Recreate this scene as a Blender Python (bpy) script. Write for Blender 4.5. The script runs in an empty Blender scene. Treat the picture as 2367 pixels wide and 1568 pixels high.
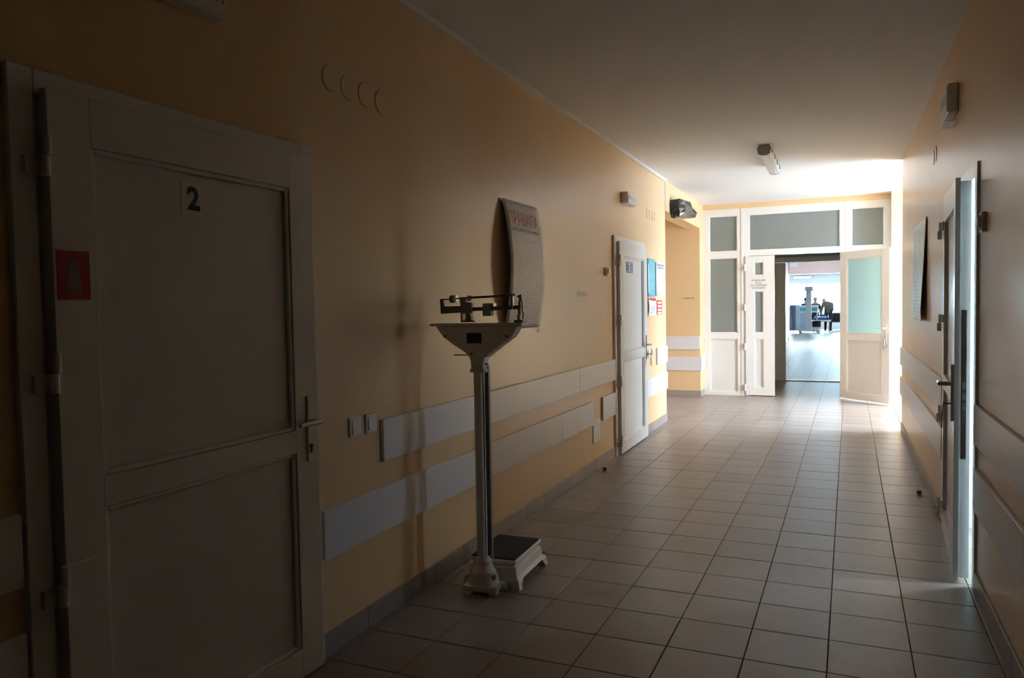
import bpy, bmesh, math, random
from mathutils import Vector, Matrix
random.seed(7)
scene = bpy.context.scene
COL = scene.collection

# ------------------------------------------------------------------ camera
T = 0.305                                   # floor tile pitch
FPX = 1766.33; YAW = .4071; PIT = .0430; ROL = -.0175; CAMH = 4.6173 * T
CY, SY, CP, SP = math.cos(YAW), math.sin(YAW), math.cos(PIT), math.sin(PIT)
FWD = Vector((-SY * CP, CY * CP, -SP)); R0 = Vector((CY, SY, 0)); U0 = R0.cross(FWD)
RGT = math.cos(ROL) * R0 + math.sin(ROL) * U0
UPV = -math.sin(ROL) * R0 + math.cos(ROL) * U0
CPOS = Vector((0, 0, CAMH))
cam = bpy.data.cameras.new('camera'); camo = bpy.data.objects.new('camera', cam); COL.objects.link(camo)
M = Matrix((RGT, UPV, -FWD)).transposed().to_4x4(); M.translation = CPOS
camo.matrix_world = M
cam.sensor_width = 36; cam.lens = FPX * 36 / 2367; cam.clip_start = .02; cam.clip_end = 200
scene.camera = camo

def hit(ax, val, u, v):                      # photo pixel -> point on an axis plane
    d = FWD + RGT * ((u - 1183.5) / FPX) - UPV * ((v - 784) / FPX)
    t = (val - CPOS[ax]) / d[ax]
    return CPOS + d * t
def pix(p):
    d = Vector(p) - CPOS; z = d.dot(FWD)
    if z < .05: return None
    return 1183.5 + FPX * d.dot(RGT) / z, 784 - FPX * d.dot(UPV) / z

# ------------------------------------------------------------------ world, daylight, exposure
SKY = 20.5
w = bpy.data.worlds.new('overcast_sky'); scene.world = w; w.use_nodes = True
bg = w.node_tree.nodes['Background']; bg.inputs[0].default_value = (.71, .90, 1.10, 1); bg.inputs[1].default_value = SKY
def portal(name, loc, rot, sx, sy):                # sampling guide for the sky in a real window opening
    l = bpy.data.lights.new(name, 'AREA'); l.shape = 'RECTANGLE'; l.size = sx; l.size_y = sy
    l.cycles.is_portal = True
    o = bpy.data.objects.new(name, l); COL.objects.link(o); o.location = loc; o.rotation_euler = rot
    return o
H2 = math.pi / 2
LOBX = 3.00                                   # window wall of the lobby, right of the corridor
portal('window_lobby_offscreen', (LOBX + .1, 10.35, 1.45), (0, H2, 0), 2.6, 2.3)          # faces -X
portal('window_side_room_offscreen', (LOBX + .1, 5.4, 1.7), (0, H2, 0), 1.7, 1.6)                   # room behind the ajar door
vs = scene.view_settings
vs.view_transform = 'Standard'; vs.look = 'None'; vs.gamma = 1; vs.exposure = 1.15; vs.use_curve_mapping = False
cy = scene.cycles
cy.use_denoising = True; cy.max_bounces = 8; cy.diffuse_bounces = 6; cy.glossy_bounces = 2
cy.transmission_bounces = 3; cy.transparent_max_bounces = 6; cy.use_adaptive_sampling = True; cy.adaptive_threshold = .03; cy.sample_clamp_indirect = 20; cy.caustics_reflective = False; cy.caustics_refractive = False

# ------------------------------------------------------------------ materials
def nodes(name):
    m = bpy.data.materials.new(name); m.use_nodes = True
    nt = m.node_tree; b = nt.nodes['Principled BSDF']
    return m, nt, b
def mat(name, col, rough=.5, metal=0, spec=.5, var=0, vscale=8, bump=0, bscale=60, coat=0):
    m, nt, b = nodes(name)
    b.inputs['Base Color'].default_value = (*col, 1); b.inputs['Roughness'].default_value = rough
    b.inputs['Metallic'].default_value = metal; b.inputs['Specular IOR Level'].default_value = spec
    if coat: b.inputs['Coat Weight'].default_value = coat; b.inputs['Coat Roughness'].default_value = .12
    tc = nt.nodes.new('ShaderNodeTexCoord')
    if var:
        n = nt.nodes.new('ShaderNodeTexNoise'); n.inputs['Scale'].default_value = vscale; n.inputs['Detail'].default_value = 5
        nt.links.new(tc.outputs['Object'], n.inputs['Vector'])
        mx = nt.nodes.new('ShaderNodeMix'); mx.data_type = 'RGBA'
        mx.inputs[6].default_value = (*[c * (1 - var) for c in col], 1); mx.inputs[7].default_value = (*[min(1, c * (1 + var)) for c in col], 1)
        nt.links.new(n.outputs['Fac'], mx.inputs[0]); nt.links.new(mx.outputs[2], b.inputs['Base Color'])
    if bump:
        n2 = nt.nodes.new('ShaderNodeTexNoise'); n2.inputs['Scale'].default_value = bscale; n2.inputs['Detail'].default_value = 3
        nt.links.new(tc.outputs['Object'], n2.inputs['Vector'])
        bp = nt.nodes.new('ShaderNodeBump'); bp.inputs['Strength'].default_value = bump; bp.inputs['Distance'].default_value = .004
        nt.links.new(n2.outputs['Fac'], bp.inputs['Height']); nt.links.new(bp.outputs[0], b.inputs['Normal'])
    return m
def tile_mat(name, col, rough):
    m, nt, b = nodes(name)
    oi = nt.nodes.new('ShaderNodeObjectInfo'); tc = nt.nodes.new('ShaderNodeTexCoord'); ge = nt.nodes.new('ShaderNodeNewGeometry')
    n = nt.nodes.new('ShaderNodeTexNoise'); n.inputs['Scale'].default_value = 7; n.inputs['Detail'].default_value = 6
    nt.links.new(ge.outputs['Position'], n.inputs['Vector'])
    ad = nt.nodes.new('ShaderNodeMath'); ad.operation = 'ADD'; nt.links.new(oi.outputs['Random'], ad.inputs[0]); nt.links.new(n.outputs['Fac'], ad.inputs[1])
    hl = nt.nodes.new('ShaderNodeMath'); hl.operation = 'MULTIPLY'; hl.inputs[1].default_value = .5; nt.links.new(ad.outputs[0], hl.inputs[0])
    mx = nt.nodes.new('ShaderNodeMix'); mx.data_type = 'RGBA'
    mx.inputs[6].default_value = (*[c * .82 for c in col], 1); mx.inputs[7].default_value = (*[c * 1.18 for c in col], 1)
    nt.links.new(hl.outputs[0], mx.inputs[0]); nt.links.new(mx.outputs[2], b.inputs['Base Color'])
    b.inputs['Roughness'].default_value = rough; b.inputs['Specular IOR Level'].default_value = .5
    n2 = nt.nodes.new('ShaderNodeTexNoise'); n2.inputs['Scale'].default_value = 90; nt.links.new(ge.outputs['Position'], n2.inputs['Vector'])
    bp = nt.nodes.new('ShaderNodeBump'); bp.inputs['Strength'].default_value = .12; bp.inputs['Distance'].default_value = .002
    nt.links.new(n2.outputs['Fac'], bp.inputs['Height']); nt.links.new(bp.outputs[0], b.inputs['Normal'])
    return m
def frosted(name, col, tr, thin=.5):
    m, nt, b = nodes(name); nt.nodes.remove(b)
    out = nt.nodes['Material Output']
    d = nt.nodes.new('ShaderNodeBsdfDiffuse'); d.inputs[0].default_value = (*col, 1)
    t = nt.nodes.new('ShaderNodeBsdfTranslucent'); t.inputs[0].default_value = (*tr, 1)
    g = nt.nodes.new('ShaderNodeBsdfGlossy'); g.inputs['Roughness'].default_value = .25; g.inputs[0].default_value = (.8, .85, .85, 1)
    a = nt.nodes.new('ShaderNodeMixShader'); a.inputs[0].default_value = thin; nt.links.new(d.outputs[0], a.inputs[1]); nt.links.new(t.outputs[0], a.inputs[2])
    fr = nt.nodes.new('ShaderNodeFresnel'); fr.inputs[0].default_value = 1.35
    c = nt.nodes.new('ShaderNodeMixShader'); nt.links.new(fr.outputs[0], c.inputs[0]); nt.links.new(a.outputs[0], c.inputs[1]); nt.links.new(g.outputs[0], c.inputs[2])
    nt.links.new(c.outputs[0], out.inputs[0])
    return m
def clear(name, col=(.9, .97, .95)):
    m, nt, b = nodes(name); nt.nodes.remove(b); out = nt.nodes['Material Output']
    t = nt.nodes.new('ShaderNodeBsdfTransparent'); t.inputs[0].default_value = (*col, 1)
    g = nt.nodes.new('ShaderNodeBsdfGlossy'); g.inputs['Roughness'].default_value = .03
    c = nt.nodes.new('ShaderNodeMixShader'); c.inputs[0].default_value = .06
    nt.links.new(t.outputs[0], c.inputs[1]); nt.links.new(g.outputs[0], c.inputs[2]); nt.links.new(c.outputs[0], out.inputs[0])
    return m
def printed(name, paper, ink, lines, vmax=.8, vmin=.05, dens=.5, colw=2.0, rough=.45, ucols=0):
    """paper with rows of small flat print (uses the UV map of the sheet)"""
    m, nt, b = nodes(name); L = nt.links.new; N = nt.nodes.new
    def mth(op, a, bb=None):
        n = N('ShaderNodeMath'); n.operation = op
        for i, x in enumerate((a, bb)):
            if x is None: continue
            if isinstance(x, (int, float)): n.inputs[i].default_value = x
            else: L(x, n.inputs[i])
        return n.outputs[0]
    uv = N('ShaderNodeUVMap'); s = N('ShaderNodeSeparateXYZ'); L(uv.outputs[0], s.inputs[0]); u, v = s.outputs[0], s.outputs[1]
    row = mth('MULTIPLY', v, lines); fr = mth('FRACT', row); on = mth('LESS_THAN', fr, .5)
    cmb = N('ShaderNodeCombineXYZ'); L(mth('MULTIPLY', u, lines * 1.1), cmb.inputs[0]); L(mth('MULTIPLY', mth('FLOOR', row), 7.31), cmb.inputs[1])
    nz = N('ShaderNodeTexNoise'); nz.inputs['Scale'].default_value = 1; nz.inputs['Detail'].default_value = 1; L(cmb.outputs[0], nz.inputs['Vector'])
    word = mth('GREATER_THAN', nz.outputs['Fac'], 1 - dens - .05)
    a = mth('MULTIPLY', on, word)
    for val, op, lim in ((v, 'LESS_THAN', vmax), (v, 'GREATER_THAN', vmin), (u, 'GREATER_THAN', .05), (u, 'LESS_THAN', .95)):
        a = mth('MULTIPLY', a, mth(op, val, lim))
    if ucols:
        a = mth('MULTIPLY', a, mth('GREATER_THAN', mth('FRACT', mth('MULTIPLY', u, ucols)), .06))
    mx = N('ShaderNodeMix'); mx.data_type = 'RGBA'; mx.inputs[6].default_value = (*paper, 1); mx.inputs[7].default_value = (*ink, 1)
    L(a, mx.inputs[0]); L(mx.outputs[2], b.inputs['Base Color']); b.inputs['Roughness'].default_value = rough
    return m

PEACH = (.80, .565, .325)
M_WALL = mat('peach_wall_paint', PEACH, .27, spec=.38, var=.05, vscale=1.2, bump=.10, bscale=35)
M_CEIL = mat('white_ceiling_paint', (.80, .79, .77), .8, var=.02)
M_PINK = mat('pink_wall_paint', (.74, .60, .55), .45, var=.03)
M_TILE = tile_mat('grey_brown_floor_tile', (.315, .262, .232), .36)
M_SKIRT = tile_mat('grey_brown_skirting_tile', (.34, .285, .255), .34)
M_GROUT = mat('dark_tile_grout', (.085, .07, .06), .9, var=.2)
M_PVC = mat('white_pvc', (.80, .80, .79), .24, bump=.02)
M_PANEL = mat('white_pvc_panel', (.74, .74, .73), .3, bump=.02)
M_BOARD = mat('light_grey_bumper_board', (.74, .74, .76), .30, var=.04, vscale=2)
M_HINGE = mat('white_hinge_enamel', (.78, .77, .75), .35)
M_STEEL = mat('satin_steel', (.55, .54, .52), .28, metal=1)
M_DARK = mat('dark_slot', (.02, .02, .02), .6)
M_GLASS = frosted('frosted_glass', (.52, .56, .56), (.74, .98, .95), .58)
M_CLEAR = clear('window_glass')
M_TRIM = mat('white_cable_trunking', (.76, .75, .74), .4)
M_PLASTIC = mat('white_switch_plastic', (.76, .74, .72), .35)
M_RUBBER = mat('black_rubber_mat', (.018, .017, .016), .75, bump=.3, bscale=200)
M_ENAMEL = mat('cream_enamel_paint', (.88, .82, .72), .36, var=.06, vscale=14, bump=.12, bscale=70)
M_BEAM = mat('darkened_steel_beam', (.16, .15, .14), .38, metal=.8)
M_CAST = mat('bare_cast_metal', (.30, .26, .23), .45, metal=.4, var=.15)
M_CHROME = mat('bright_chrome', (.75, .75, .75), .16, metal=1)
M_NAME = mat('black_name_plate', (.02, .017, .014), .4)
M_RED = mat('red_print', (.42, .015, .02), .5)
M_REDL = mat('red_lettering', (.62, .05, .03), .5)
M_WHITEP = mat('white_paper', (.80, .80, .80), .6)
M_INK = mat('black_ink', (.02, .02, .025), .6)
M_BLUE = mat('blue_sign', (.02, .09, .30), .35)
M_BAG = mat('black_plastic_bag', (.012, .012, .012), .22, spec=.7)
M_KEY = mat('brass_keys', (.35, .22, .10), .35, metal=.9)
M_LEATHER = mat('brown_leather_key_fob', (.10, .035, .02), .5)
M_DIFF = mat('lamp_diffuser', (.80, .82, .82), .3)
M_GREY = mat('grey_plastic', (.42, .43, .40), .45)
M_GREEN = mat('pale_green_wall', (.55, .80, .68), .5)

# ------------------------------------------------------------------ mesh helpers
def tag(o, label=None, cat=None, group=None, kind=None):
    if label: o['label'] = label
    if cat: o['category'] = cat
    if group: o['group'] = group
    if kind: o['kind'] = kind
    return o
def wloc(o):
    p = Vector((0, 0, 0))
    while o is not None: p = p + o.location; o = o.parent
    return p
def empty(name, loc, label=None, cat=None, group=None, kind=None, rotz=0):
    o = bpy.data.objects.new(name, None); COL.objects.link(o); o.location = loc; o.rotation_euler = (0, 0, rotz); o.empty_display_size = .1
    return tag(o, label, cat, group, kind)
def fin(name, bm, m, parent=None, bevel=0, smooth=False, origin=None, local=False, seg=1):
    """bmesh in world coordinates -> one mesh object; origin at its base point or the parent's"""
    if bevel:
        bmesh.ops.bevel(bm, geom=list(bm.edges), offset=bevel, segments=seg, affect='EDGES', profile=.5, clamp_overlap=True)
    bmesh.ops.recalc_face_normals(bm, faces=bm.faces)
    if origin is None:
        if parent is not None and not local: origin = wloc(parent)
        elif parent is None and not local:
            xs = [v.co for v in bm.verts]
            origin = Vector(((min(c.x for c in xs) + max(c.x for c in xs)) / 2, (min(c.y for c in xs) + max(c.y for c in xs)) / 2, min(c.z for c in xs)))
        else: origin = Vector((0, 0, 0))
        off = Vector((0, 0, 0)) if parent is not None else Vector(origin)
    else:
        off = Vector(origin) - (wloc(parent) if parent is not None else Vector((0, 0, 0)))
    for v in bm.verts: v.co -= Vector(origin)
    me = bpy.data.meshes.new(name); bm.to_mesh(me); bm.free()
    for mm in (m if isinstance(m, (list, tuple)) else [m]): me.materials.append(mm)
    if smooth:
        for p in me.polygons: p.use_smooth = True
    o = bpy.data.objects.new(name, me); COL.objects.link(o); o.parent = parent; o.location = off
    return o
def box(bm, x0, x1, y0, y1, z0, z1):
    x0, x1 = sorted((x0, x1)); y0, y1 = sorted((y0, y1)); z0, z1 = sorted((z0, z1))
    v = [bm.verts.new(p) for p in ((x0, y0, z0), (x1, y0, z0), (x1, y1, z0), (x0, y1, z0), (x0, y0, z1), (x1, y0, z1), (x1, y1, z1), (x0, y1, z1))]
    for f in ((3, 2, 1, 0), (4, 5, 6, 7), (0, 1, 5, 4), (1, 2, 6, 5), (2, 3, 7, 6), (3, 0, 4, 7)): bm.faces.new([v[i] for i in f])
    return bm
def nb(*b):
    bm = bmesh.new()
    if b: box(bm, *b)
    return bm
def cyl(bm, p0, p1, r0, r1=None, n=16, caps=True):
    p0, p1 = Vector(p0), Vector(p1); r1 = r0 if r1 is None else r1
    d = (p1 - p0).normalized(); a = d.orthogonal().normalized(); b = d.cross(a)
    A = [bm.verts.new(p0 + (a * math.cos(t) + b * math.sin(t)) * r0) for t in [2 * math.pi * i / n for i in range(n)]]
    Bv = [bm.verts.new(p1 + (a * math.cos(t) + b * math.sin(t)) * r1) for t in [2 * math.pi * i / n for i in range(n)]]
    for i in range(n): bm.faces.new((A[i], A[(i + 1) % n], Bv[(i + 1) % n], Bv[i]))
    if caps: bm.faces.new(A[::-1]); bm.faces.new(Bv)
    return bm
def prism(bm, pts, d):                        # polygon (3-D points) swept along vector d
    d = Vector(d); A = [bm.verts.new(Vector(p)) for p in pts]; Bv = [bm.verts.new(Vector(p) + d) for p in pts]; n = len(pts)
    bm.faces.new(A[::-1]); bm.faces.new(Bv)
    for i in range(n): bm.faces.new((A[i], A[(i + 1) % n], Bv[(i + 1) % n], Bv[i]))
    return bm
def loft(bm, rings, cap=True):                # list of equal-length point rings
    R = [[bm.verts.new(Vector(p)) for p in r] for r in rings]; n = len(R[0])
    for a, b in zip(R, R[1:]):
        for i in range(n): bm.faces.new((a[i], a[(i + 1) % n], b[(i + 1) % n], b[i]))
    if cap: bm.faces.new(R[0][::-1]); bm.faces.new(R[-1])
    return bm
def tube(bm, pts, r, n=8):
    for a, b in zip(pts, pts[1:]): cyl(bm, a, b, r, n=n)
    return bm
def rrect(cx, cyy, z, hx, hy, rad, n=4):      # rounded rectangle ring
    out = []
    for sx, sy, a0 in ((1, 1, 0), (-1, 1, H2), (-1, -1, 2 * H2), (1, -1, 3 * H2)):
        for i in range(n + 1):
            a = a0 + H2 * i / n
            out.append((cx + sx * (hx - rad) + rad * math.cos(a), cyy + sy * (hy - rad) + rad * math.sin(a), z))
    return out
TM = {'L': Matrix(((0, 0, 1), (1, 0, 0), (0, 1, 0))), 'R': Matrix(((0, 0, -1), (-1, 0, 0), (0, 1, 0))), 'E': Matrix(((1, 0, 0), (0, 0, -1), (0, 1, 0)))}
def text(name, body, pos, width, height, face, m, parent=None, depth=.0006, space=1.0, warp=None, label=None, bold=.008):
    """flat lettering on a wall: face L = on the left wall (reads towards +Y), R = right wall, E = facing -Y"""
    c = bpy.data.curves.new(name, 'FONT'); c.body = body; c.align_x = 'CENTER'; c.align_y = 'CENTER'; c.space_line = space; c.resolution_u = 2
    c.offset = bold
    t = bpy.data.objects.new('tmp', c); COL.objects.link(t)
    bpy.context.view_layer.update()
    me = bpy.data.meshes.new_from_object(t.evaluated_get(bpy.context.evaluated_depsgraph_get()))
    bpy.data.objects.remove(t); bpy.data.curves.remove(c)
    xs = [v.co.x for v in me.vertices]; ys = [v.co.y for v in me.vertices]
    cx, cyy = (min(xs) + max(xs)) / 2, (min(ys) + max(ys)) / 2
    sx, sy = width / (max(xs) - min(xs)), height / (max(ys) - min(ys)); R = TM[face]; pos = Vector(pos)
    for v in me.vertices:
        q = pos + R @ Vector(((v.co.x - cx) * sx, (v.co.y - cyy) * sy, depth))
        v.co = warp(q) if warp else q
    off = wloc(parent) if parent is not None else Vector((0, 0, 0))
    for v in me.vertices: v.co -= off
    me.name = name; me.materials.clear(); me.materials.append(m)
    o = bpy.data.objects.new(name, me); COL.objects.link(o); o.parent = parent
    return o
def dup(root, dloc):
    r = root.copy(); COL.objects.link(r); r.location = root.location + Vector(dloc)
    for ch in list(root.children):
        c = ch.copy(); COL.objects.link(c); c.parent = r
        for g in list(ch.children):
            d = g.copy(); COL.objects.link(d); d.parent = c
    return r

# ------------------------------------------------------------------ the setting
XL, XR, ZC = -1.92, .595, 2.88
YC = 9.10                                     # where the corridor opens into the lobby
YB = 11.57                                    # lobby back wall
YP, YQ = 11.90, 14.35                         # the two glazed partitions
XB = XL - .01
def struct(name, bm, m, label=None, bevel=0, parent=None, cat=None):
    o = fin(name, bm, m, parent, bevel=bevel)
    if parent is None: tag(o, label, cat, kind='structure')
    return o
# floor: grout bed with tiles laid on it
def plan(z0, z1, far=True):
    bm = nb(XL - .2, XR + .16, -12.2, YC - .2, z0, z1); box(bm, -4.9, LOBX + .2, YC - .2, YB + .2, z0, z1); box(bm, XB - .2, 1.1, YB + .2, 29.65, z0, z1); box(bm, XR + .16, LOBX + .2, 3, 7.65, z0, z1)
    if far: box(bm, -5.2, 4.3, 29.65, 41.2, z0, z1)
    return bm
floor = struct('floor', plan(-.12, -.003), M_GROUT, 'grey-brown square tiled floor with dark joints running along the corridor', cat='floor')
RT = -.0088; ROTM = Matrix.Rotation(RT, 3, 'Z'); OX, OY = -3.2490 * T, 9.0595 * T
tb = nb(-T / 2 + .0018, T / 2 - .0018, -T / 2 + .0018, T / 2 - .0018, -.004, 0)
bmesh.ops.bevel(tb, geom=[e for e in tb.edges if all(v.co.z > -.001 for v in e.verts)], offset=.0018, segments=1, affect='EDGES')
tme = bpy.data.meshes.new('tile'); tb.to_mesh(tme); tb.free(); tme.materials.append(M_TILE)
cells = []
for c in range(-22, 24):
    for r in range(-52, 130):
        p = ROTM @ Vector((OX + (c + .5) * T, OY + (r + .5) * T, 0))
        y = p.y
        if y < -12 or y > 41.3: continue
        if y < YC - .1: ok = XL - .17 < p.x < XR + .17
        elif y < YB + .1: ok = -4.6 < p.x < LOBX + .1
        elif y < 29.4: ok = XL - .1 < p.x < .85
        else: ok = -5.0 < p.x < 4
        if not ok: continue
        q = pix(p); vis = q is not None and -60 < q[0] < 2427 and 600 < q[1] < 1620
        d = (p - CPOS).length
        cells.append((0 if vis else 1, d, p))
cells.sort(key=lambda t: (t[0], t[1]))
fl = wloc(floor)
for i, (nv, d, p) in enumerate(cells[:300]):
    o = bpy.data.objects.new('tile', tme); COL.objects.link(o); o.parent = floor
    o.location = Vector((p.x, p.y, random.uniform(-.0004, .0004))) - fl
    o.rotation_euler = (random.uniform(-.0012, .0012), random.uniform(-.0012, .0012), RT)
vv, ff = [], []
hs = T / 2 - .0018
for nv, d, p in cells[300:]:
    b0 = len(vv)
    for sx, sy in ((-1, -1), (1, -1), (1, 1), (-1, 1)): vv.append(ROTM @ Vector((sx * hs, sy * hs, -.004)) + Vector((p.x, p.y, 0)))
    for sx, sy in ((-1, -1), (1, -1), (1, 1), (-1, 1)): vv.append(ROTM @ Vector((sx * hs, sy * hs, 0)) + Vector((p.x, p.y, 0)))
    ff += [(b0 + 4, b0 + 5, b0 + 6, b0 + 7)] + [(b0 + i, b0 + (i + 1) % 4, b0 + 4 + (i + 1) % 4, b0 + 4 + i) for i in range(4)]
me = bpy.data.meshes.new('distant_tiles'); me.from_pydata([tuple(v - fl) for v in vv], [], ff); me.materials.append(M_TILE)
o = bpy.data.objects.new('distant_tiles', me); COL.objects.link(o); o.parent = floor; o['kind'] = 'stuff'

ceil = plan(ZC, ZC + .15, False)
struct('ceiling', ceil, M_CEIL, 'plain white painted ceiling of the corridor and lobby', cat='ceiling')
struct('ground', nb(-70, 70, -70, 110, -.9, -.7), mat('pale_outdoor_ground', (.50, .51, .52), .9, var=.1), 'pale ground outside the windows', cat='ground')
# left wall of the corridor, beam over the side passage
struct('wall_left_rear', nb(XL - .2, XL, -12, -.9, 0, ZC), M_WALL, 'rear part of the left wall', cat='wall'); struct('wall_right_rear', nb(XR, XR + .16, -12, -.9, 0, ZC), M_WALL, 'rear part of the right wall', cat='wall')
wl = nb(XL - .2, XL, -.9, YC, 0, ZC); struct('wall_left', wl, M_WALL, 'peach painted left wall of the corridor with two white doors', cat='wall')
struct('wall_beam', nb(XB - .2, XB, YC, YB + .01, 2.515, ZC), M_WALL, 'peach beam over the side passage opening with black bag on it', cat='wall')
bm = nb(-4.7, XB, YB, YB + .2, 0, ZC); box(bm, XB - .2, XB, YB + .2, YP + .1, 0, ZC)
struct('wall_passage', bm, M_WALL, 'peach back wall of the side passage left of the glazed partition', cat='wall')
struct('wall_passage_end', nb(-4.9, -4.7, YC - .2, YB + .2, 0, ZC), M_WALL, 'end wall of the side passage', cat='wall')
struct('wall_passage_side', nb(-4.7, XL - .2, YC - .2, YC, 0, ZC), M_WALL, 'near wall of the side passage', cat='wall')
# right wall with the door opening
DY0, DY1, DZ = 4.25, 5.34, 1.985
bm = nb(XR, XR + .16, -.9, DY0 - .04, 0, ZC); box(bm, XR, XR + .16, DY1 + .04, YC, 0, ZC); box(bm, XR, XR + .16, DY0 - .04, DY1 + .04, DZ + .04, ZC)
struct('wall_right', bm, M_WALL, 'peach painted right wall of the corridor with the ajar door', cat='wall')
struct('wall_back', nb(XL - .2, XR + .16, -12.2, -12, 0, ZC), M_WALL, 'end wall of the dark corridor', cat='wall')
# lobby right side: wall with a big window
bm = nb(LOBX, LOBX + .2, YC - .2, YB + .2, 0, .15); box(bm, LOBX, LOBX + .2, YC - .2, YB + .2, 2.75, ZC)
box(bm, LOBX, LOBX + .2, YC - .2, 9.2, .15, 2.75); box(bm, LOBX, LOBX + .2, 11.5, YB + .2, .15, 2.75)
struct('wall_lobby_window', bm, M_WALL, 'peach wall with the big lobby window', cat='wall')
struct('wall_lobby_near', nb(XR + .16, LOBX, YC - .2, YC, 0, ZC), M_WALL, 'near side wall of the lobby', cat='wall')
bm = nb(.625, LOBX, 11.62, 11.82, 0, ZC); box(bm, .625, .8, 11.82, YP + .1, 0, ZC)
struct('wall_lobby_pier', bm, M_WALL, 'bright pier right of the glazed partition', cat='wall')
struct('wall_lintel', nb(XB, .625, YP - .03, YP + .1, 2.81, ZC), M_WALL, 'narrow peach strip of wall over the glazed partition', cat='wall')
def window(n, ax, c, a0, a1, z0, z1, mull, label, glass=True):
    """window in a wall plane; ax 0: plane x=c spanning y, ax 1: plane y=c spanning x"""
    def bb(bm, p0, p1, q0, q1, t=.03):
        if ax == 0: box(bm, c - t, c + t, p0, p1, q0, q1)
        else: box(bm, p0, p1, c - t, c + t, q0, q1)
    root = empty(n, (c, (a0 + a1) / 2, z0) if ax == 0 else ((a0 + a1) / 2, c, z0), label, 'window', kind='structure')
    bm = nb()
    for q in ((a0, a0 + .07, z0, z1), (a1 - .07, a1, z0, z1), (a0 + .07, a1 - .07, z0, z0 + .07), (a0 + .07, a1 - .07, z1 - .07, z1)): bb(bm, *q)
    fin('window_frame', bm, M_PVC, root)
    for mm in mull:
        bm = nb(); bb(bm, mm - .05, mm + .05, z0 + .07, z1 - .07, .025); fin('mullion', bm, M_PVC, root)
    ed = [a0 + .07] + [m_ for mm in mull for m_ in (mm - .05, mm + .05)] + [a1 - .07]
    if glass:
        for i in range(0, len(ed), 2):
            bm = nb(); bb(bm, ed[i], ed[i + 1], z0 + .07, z1 - .07, .004); fin('pane', bm, M_CLEAR, root)
    return root
window('window_1', 0, LOBX + .1, 9.2, 11.5, .15, 2.75, [10.35], 'big white framed window in the side wall of the lobby', glass=False)
# vestibule and far corridor
bm = nb(XB - .2, XB, YP + .1, YQ, 0, ZC); struct('wall_vestibule_left', bm, M_WALL, 'left wall of the vestibule between the partitions', cat='wall')
bm = nb(.8, 1.0, YP + .1, YQ, 0, ZC)
struct('wall_vestibule_right', bm, M_WALL, 'right wall of the vestibule between the partitions', cat='wall')
XF = -1.74
struct('wall_far_left', nb(XF - .2, XF, YQ, 29.4, 0, ZC), M_PINK, 'pink left wall of the far corridor', cat='wall')
bm = nb(.9, 1.1, YQ, 25.4, 0, ZC); box(bm, .9, 1.1, 27.8, 29.6, 0, ZC); box(bm, .9, 1.1, 25.4, 27.8, 0, 1.15); box(bm, .9, 1.1, 25.4, 27.8, 2.1, ZC)
struct('wall_far_right', bm, M_PINK, 'pink right wall of the far corridor with window', cat='wall')
window('window_2', 0, 1.0, 25.4, 27.8, 1.15, 2.1, [26.6], 'side window of the far corridor', glass=False)
struct('wall_far_beam', nb(-5, 4.1, 29.4, 29.65, 2.385, ZC), M_PINK, 'pink beam across the far end of the corridor', cat='wall')
bm = nb(-5, XF, 29.4, 29.65, 0, 2.385); box(bm, 1.1, 4.1, 29.4, 29.65, 0, 2.385)
struct('wall_far_piers', bm, M_PINK, 'pink end walls beside the opening of the far hall', cat='wall')
struct('baseboard_far', nb(XF - .1, XF + .012, 29.0, 29.4, 0, .1), M_SKIRT, 'brown skirting at the corner of the far pink wall', cat='baseboard')
# far hall
struct('ceiling_far', nb(-5.2, 4.3, 29.65, 41.2, 2.73, 2.88), M_CEIL, 'ceiling of the far hall', cat='ceiling')
M_BACK = mat('grey_lilac_window_wall', (.55, .53, .56), .6)
bm = nb(-5.2, 4.3, 41, 41.2, 2.31, 2.73); box(bm, -5.2, 4.3, 41, 41.2, 0, .75); box(bm, -5.2, -5, 41, 41.2, .75, 2.31); box(bm, 3.9, 4.3, 41, 41.2, .75, 2.31)
struct('wall_far_window', bm, M_BACK, 'grey window wall at the end of the far hall', cat='wall')
struct('wall_hall_left', nb(-5.2, -5, 29.65, 41, 0, 2.73), M_PINK, 'left wall of the far hall', cat='wall')
bm = nb(4.1, 4.3, 29.65, 41, 0, 2.73)
struct('wall_hall_right', bm, M_PINK, 'right wall of the far hall', cat='wall')
window('window_3', 1, 41.1, -5, 3.9, .75, 2.31, [-3.9, -1.81, .5, 2.2], 'wide window at the end of the far hall, blown out by daylight')
# room behind the ajar door
bm = nb(XR + .16, LOBX, 3.0, 3.15, 0, ZC); box(bm, XR + .16, LOBX, 7.5, 7.65, 0, ZC)
box(bm, LOBX, LOBX + .2, 3, 7.65, 0, .85); box(bm, LOBX, LOBX + .2, 3, 7.65, 2.55, ZC); box(bm, LOBX, LOBX + .2, 3, 4.6, .85, 2.55); box(bm, LOBX, LOBX + .2, 6.2, 7.65, .85, 2.55)
struct('wall_side_room', bm, M_GREEN, 'pale green walls of the room behind the ajar door', cat='wall')
window('window_4', 0, LOBX + .1, 4.6, 6.2, .85, 2.55, [5.4], 'window of the room behind the ajar door', glass=False)

# cable trunking along the top of the left wall
bm = nb(XL, XL + .022, -12, YC + .02, 2.845, ZC - .002); struct('trim_1', bm, M_TRIM, 'white trunking strip along the top of the left wall', cat='trim')
struct('trim_2', nb(XL - .02, XL + .004, YC, YC + .02, 2.51, 2.845), M_GREY, 'grey corner strip below the end of the trunking', cat='trim')

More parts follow.
